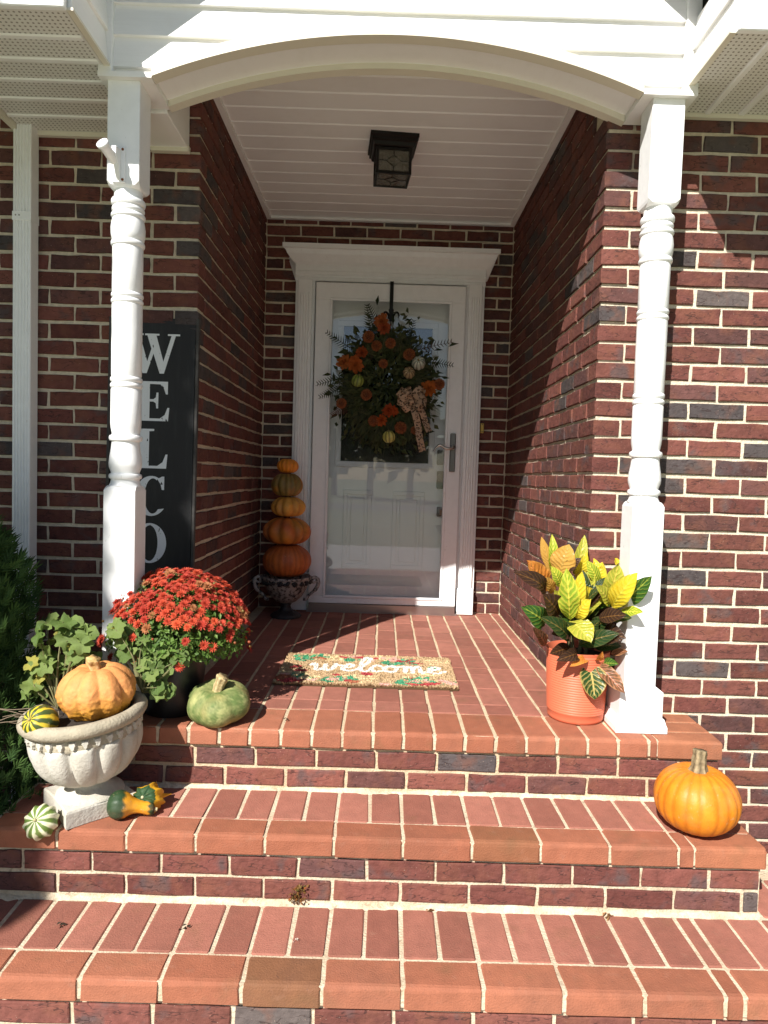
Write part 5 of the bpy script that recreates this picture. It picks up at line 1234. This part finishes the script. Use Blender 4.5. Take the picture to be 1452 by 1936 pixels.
def ribbon(pts, wd, nm, side=Vector((.25, .55, .8))):
    P = smooth_line(pts, 6); mb = MB(); vs = []
    for i, p in enumerate(P):
        d = (P[min(i+1, len(P)-1)]-P[max(i-1, 0)]).normalized(); s_ = side-d*side.dot(d); s_ = s_.normalized()*wd/2; s_.z += 0
        vs += [p-s_, p, p+s_]
    mb.add(vs, [(i*3+k, i*3+k+1, i*3+4+k, i*3+3+k) for i in range(len(P)-1) for k in range(2)]); return mb.obj(nm, LEO, wr, smooth=True)
bw = wp(.772, 1.285, WY-.085)
for an, ln in ((2.45, .095), (2.0, .085), (3.05, .08), (.95, .10), (.45, .085), (-.15, .085), (-.75, .07), (3.9, .065)):
    d = Vector((math.cos(an), -.35, math.sin(an))); sd_ = Vector((-math.sin(an), 0, math.cos(an)))*.012
    ribbon([bw, bw+d*ln*.5+Vector((0, -.028, 0))+sd_, bw+d*ln+sd_*.5, bw+d*ln*.95+Vector((0, .02, 0))-sd_, bw+d*ln*.45+Vector((0, .018, 0)), bw+Vector((0, .004, 0))], .042, 'bow_loop', sd_*80+Vector((0, .4, 0)))
ribbon([bw+Vector((.0, -.01, .022)), bw+Vector((0, -.04, 0)), bw+Vector((0, -.01, -.022))], .03, 'bow_knot', Vector((1, 0, 0)))
ribbon([bw, bw+Vector((.025, -.02, -.07)), bw+Vector((.045, -.005, -.14)), bw+Vector((.055, -.02, -.21)), bw+Vector((.075, -.01, -.285))], .042, 'bow_tail', Vector((1, .3, .2)))
ribbon([bw, bw+Vector((.06, -.015, -.05)), bw+Vector((.085, -.005, -.11)), bw+Vector((.11, -.015, -.17))], .038, 'bow_tail', Vector((1, .4, .2)))

# ------------------------------------------------------------------ shrub, tree and far wood
def arbor():
    s = thing('arborvitae_shrub', 'dark green arborvitae shrub at the left edge beside the steps', 'shrub', (-.86, .02, -.62)); rn = random.Random(12); mb = MB()
    S0 = Vector((-.86, .02, -.62)); HH = 1.48
    for k in range(5200):
        h_ = rn.random()**1.15; zz = h_*HH; rad = .47*(1-h_)**.5*(1 if h_ > .12 else .75+2*h_)*(1+.12*math.sin(h_*17+2))
        a = rn.uniform(0, 6.28); rr = rad*rn.uniform(.62, 1.05)*(1+.10*nz((math.cos(a)*2, math.sin(a)*2, h_*5), 1)); b0 = Vector((rr*math.cos(a), rr*math.sin(a), zz))
        up = (Vector((math.cos(a)*.75, math.sin(a)*.75, 1))+rvec(rn)*.35).normalized(); nrm = (Vector((-math.sin(a), math.cos(a), 0))+rvec(rn)*.6); nrm = (nrm-up*nrm.dot(up)).normalized(); sd_ = up.cross(nrm)
        col = lerp((.03, .065, .018), (.075, .135, .032), rn.random())
        for j in range(6):      # a flat spray of scale twigs
            q = (j-2.5)/2.5; dd = (up+sd_*q*.75).normalized(); bb = b0+up*.008*(3-abs(j-2.5)); leafquad(mb, bb, nrm, dd, rn.uniform(.035, .06)*(1-.25*abs(q)), .0075, col, .1)
    o = mb.obj('crown', mat('arborvitae_leaf', colnode='attr', rough=.7, spec=.2), s); o['kind'] = 'stuff'
    mb = MB(); mb.tube([(0, 0, 0), (.01, 0, .6), (0, .01, 1.7)], [.045, .035, .01], 8); mb.obj('trunk', mat('bark', (.09, .065, .045), .95, bump=1, bscale=40), s)
arbor()
def ulim(w_):
    T = [(-1.2, -.10), (-.55, -.22), (-.38, -.30), (-.2, -.50), (.32, -.54), (.45, -.37), (.75, -.325), (.95, -.36), (1.15, -.425), (1.6, -.435), (1.95, -.43), (2.4, -.42), (3.2, -.42), (4, -.6)]
    for (a, b_), (c_, d_) in zip(T, T[1:]):
        if w_ <= c_: return b_+(d_-b_)*max(0, (w_-a))/(c_-a)
    return -.6
def shade_tree():
    T0 = Vector((-3.7, -3.7, -.64)); t = thing('shade_tree', 'leafy maple tree standing on the front lawn', 'tree', T0); rn = random.Random(31)
    mb = MB(); mb.tube(smooth_line([(0, 0, 0), (.05, .03, 1.6), (-.02, 0, 3.4), (.05, .05, 6.2)], 4), [.17, .15, .13, .125, .12, .115, .11, .10, .08, .07, .05, .03, .02], 10)
    for k in range(22):
        a = k*2.4; z0 = 2.2+k*.19; ln = 1.25*(1-.3*k/22); mb.tube(smooth_line([(0, 0, z0), (math.cos(a)*ln*.5, math.sin(a)*ln*.5, z0+.25), (math.cos(a)*ln, math.sin(a)*ln, z0+.4)], 3), [.05, .045, .04, .03, .02, .015, .01], 6)
    mb.obj('trunk', MATS['bark'], t)
    mb = MB(); n = 0
    while n < 30000:
        p = Vector((rn.uniform(-5.2, -1.7), rn.uniform(-4.9, -2.5), rn.uniform(1.9, 7.6)))
        q = Vector(((p.x+3.6)/1.6, (p.y+3.7)/1.2, (p.z-4.3)/3.1))
        if q.length > 1.08: continue
        u_, w_ = p.x-.54*p.y, p.z+.98*p.y
        if u_ > ulim(w_)+.022*noise.noise(p*4)+.018*noise.noise(p*11)-.06: continue
        nrm = (rvec(rn)+Vector((0, 0, .7))).normalized(); tg = nrm.orthogonal(); tg = Matrix.Rotation(rn.uniform(0, 6.28), 3, nrm) @ tg
        leafquad(mb, p-T0, nrm, tg, rn.uniform(.11, .17), rn.uniform(.09, .14), lerp((.04, .08, .018), (.11, .15, .03), rn.random())); n += 1
    o = mb.obj('crown', FOL, t); o['kind'] = 'stuff'
shade_tree()
def far_wood():
    rn = random.Random(77); mb = MB()
    trees = [(x+rn.uniform(-2, 2), -44+rn.uniform(-6, 5), rn.uniform(5.5, 10.5)) for x in range(-56, 60, 4)]
    for (x, y, h_) in trees:
        mb.tube([(x, y, -.7), (x, y, h_*.6)], [.25, .12], 6, (.05, .04, .03)); r_ = h_*.36
        for k in range(190):
            d = rvec(rn)*rn.uniform(.55, 1.0); p = Vector((x+d.x*r_, y+d.y*r_, h_*.58+d.z*h_*.44)); nrm = rvec(rn); leafquad(mb, p, nrm, nrm.orthogonal(), rn.uniform(.7, 1.3), rn.uniform(.6, 1.1), lerp((.02, .04, .01), (.07, .10, .02), rn.random()))
    o = mb.obj('far_wood', FOL); o['kind'] = 'stuff'; o['label'] = 'line of leafy trees far across the lawn'
far_wood()

# ------------------------------------------------------------------ weeds and litter
wd = thing('weed', 'tiny dry weed sprouting from the joint of the lower riser', 'weed', (.405, -.276, Z3+.004)); rn = random.Random(3); mb = MB()
for k in range(70):
    p = Vector((rn.gauss(0, .012), rn.uniform(-.012, .0), rn.uniform(.005, .06))); nrm = rvec(rn); leafquad(mb, p, nrm, nrm.orthogonal(), .012, .007, lerp((.10, .12, .03), (.30, .10, .03), rn.random()))
for k in range(7): mb.tube([(0, 0, 0), (rn.gauss(0, .012), -.006, rn.uniform(.03, .06))], .0008, 3, (.18, .10, .04))
o = mb.obj('leaves', FOL, wd); o['kind'] = 'stuff'
LIT = mat('dry_leaf', colnode='attr', rough=.9)
for k, (x, y, z_, s_, lab) in enumerate(((-.235, -.40, Z3, .014, 'dark scrap of dry leaf on the bottom tread, leftmost'), (.105, -.395, Z3, .014, 'dark scrap of dry leaf on the bottom tread, near the middle'), (1.31, -.29, Z3, .02, 'brown curled leaf by the riser at the right of the bottom tread'), (.31, .075, 0, .010, 'tiny dry seed pod on the porch beside the green pumpkin'), (.79, -.288, Z3, .016, 'thin brown leaf against the riser at the middle of the bottom tread'), (.42, -.43, Z3, .006, 'pale crumb on the bottom tread left of centre'))):
    mb = MB(); rn = random.Random(k); c_ = (.05, .035, .02) if k not in (2, 4, 5) else ((.26, .13, .05) if k != 5 else (.7, .65, .55))
    for j in range(7):
        nrm = (Vector((0, 0, 1))+rvec(rn)*.8).normalized(); leafquad(mb, Vector((rn.uniform(-.6, .6)*s_, rn.uniform(-.4, .4)*s_, .002+rn.random()*.004)), nrm, nrm.orthogonal(), s_*1.1, s_*.5, c_, .25)
    o = mb.obj('fallen_leaf', LIT); o.location = (x, y, z_+.002); tag(o, lab, 'leaf', 'litter on the steps')
sc.cycles.max_bounces = 8; sc.cycles.diffuse_bounces = 4; sc.cycles.transparent_max_bounces = 12
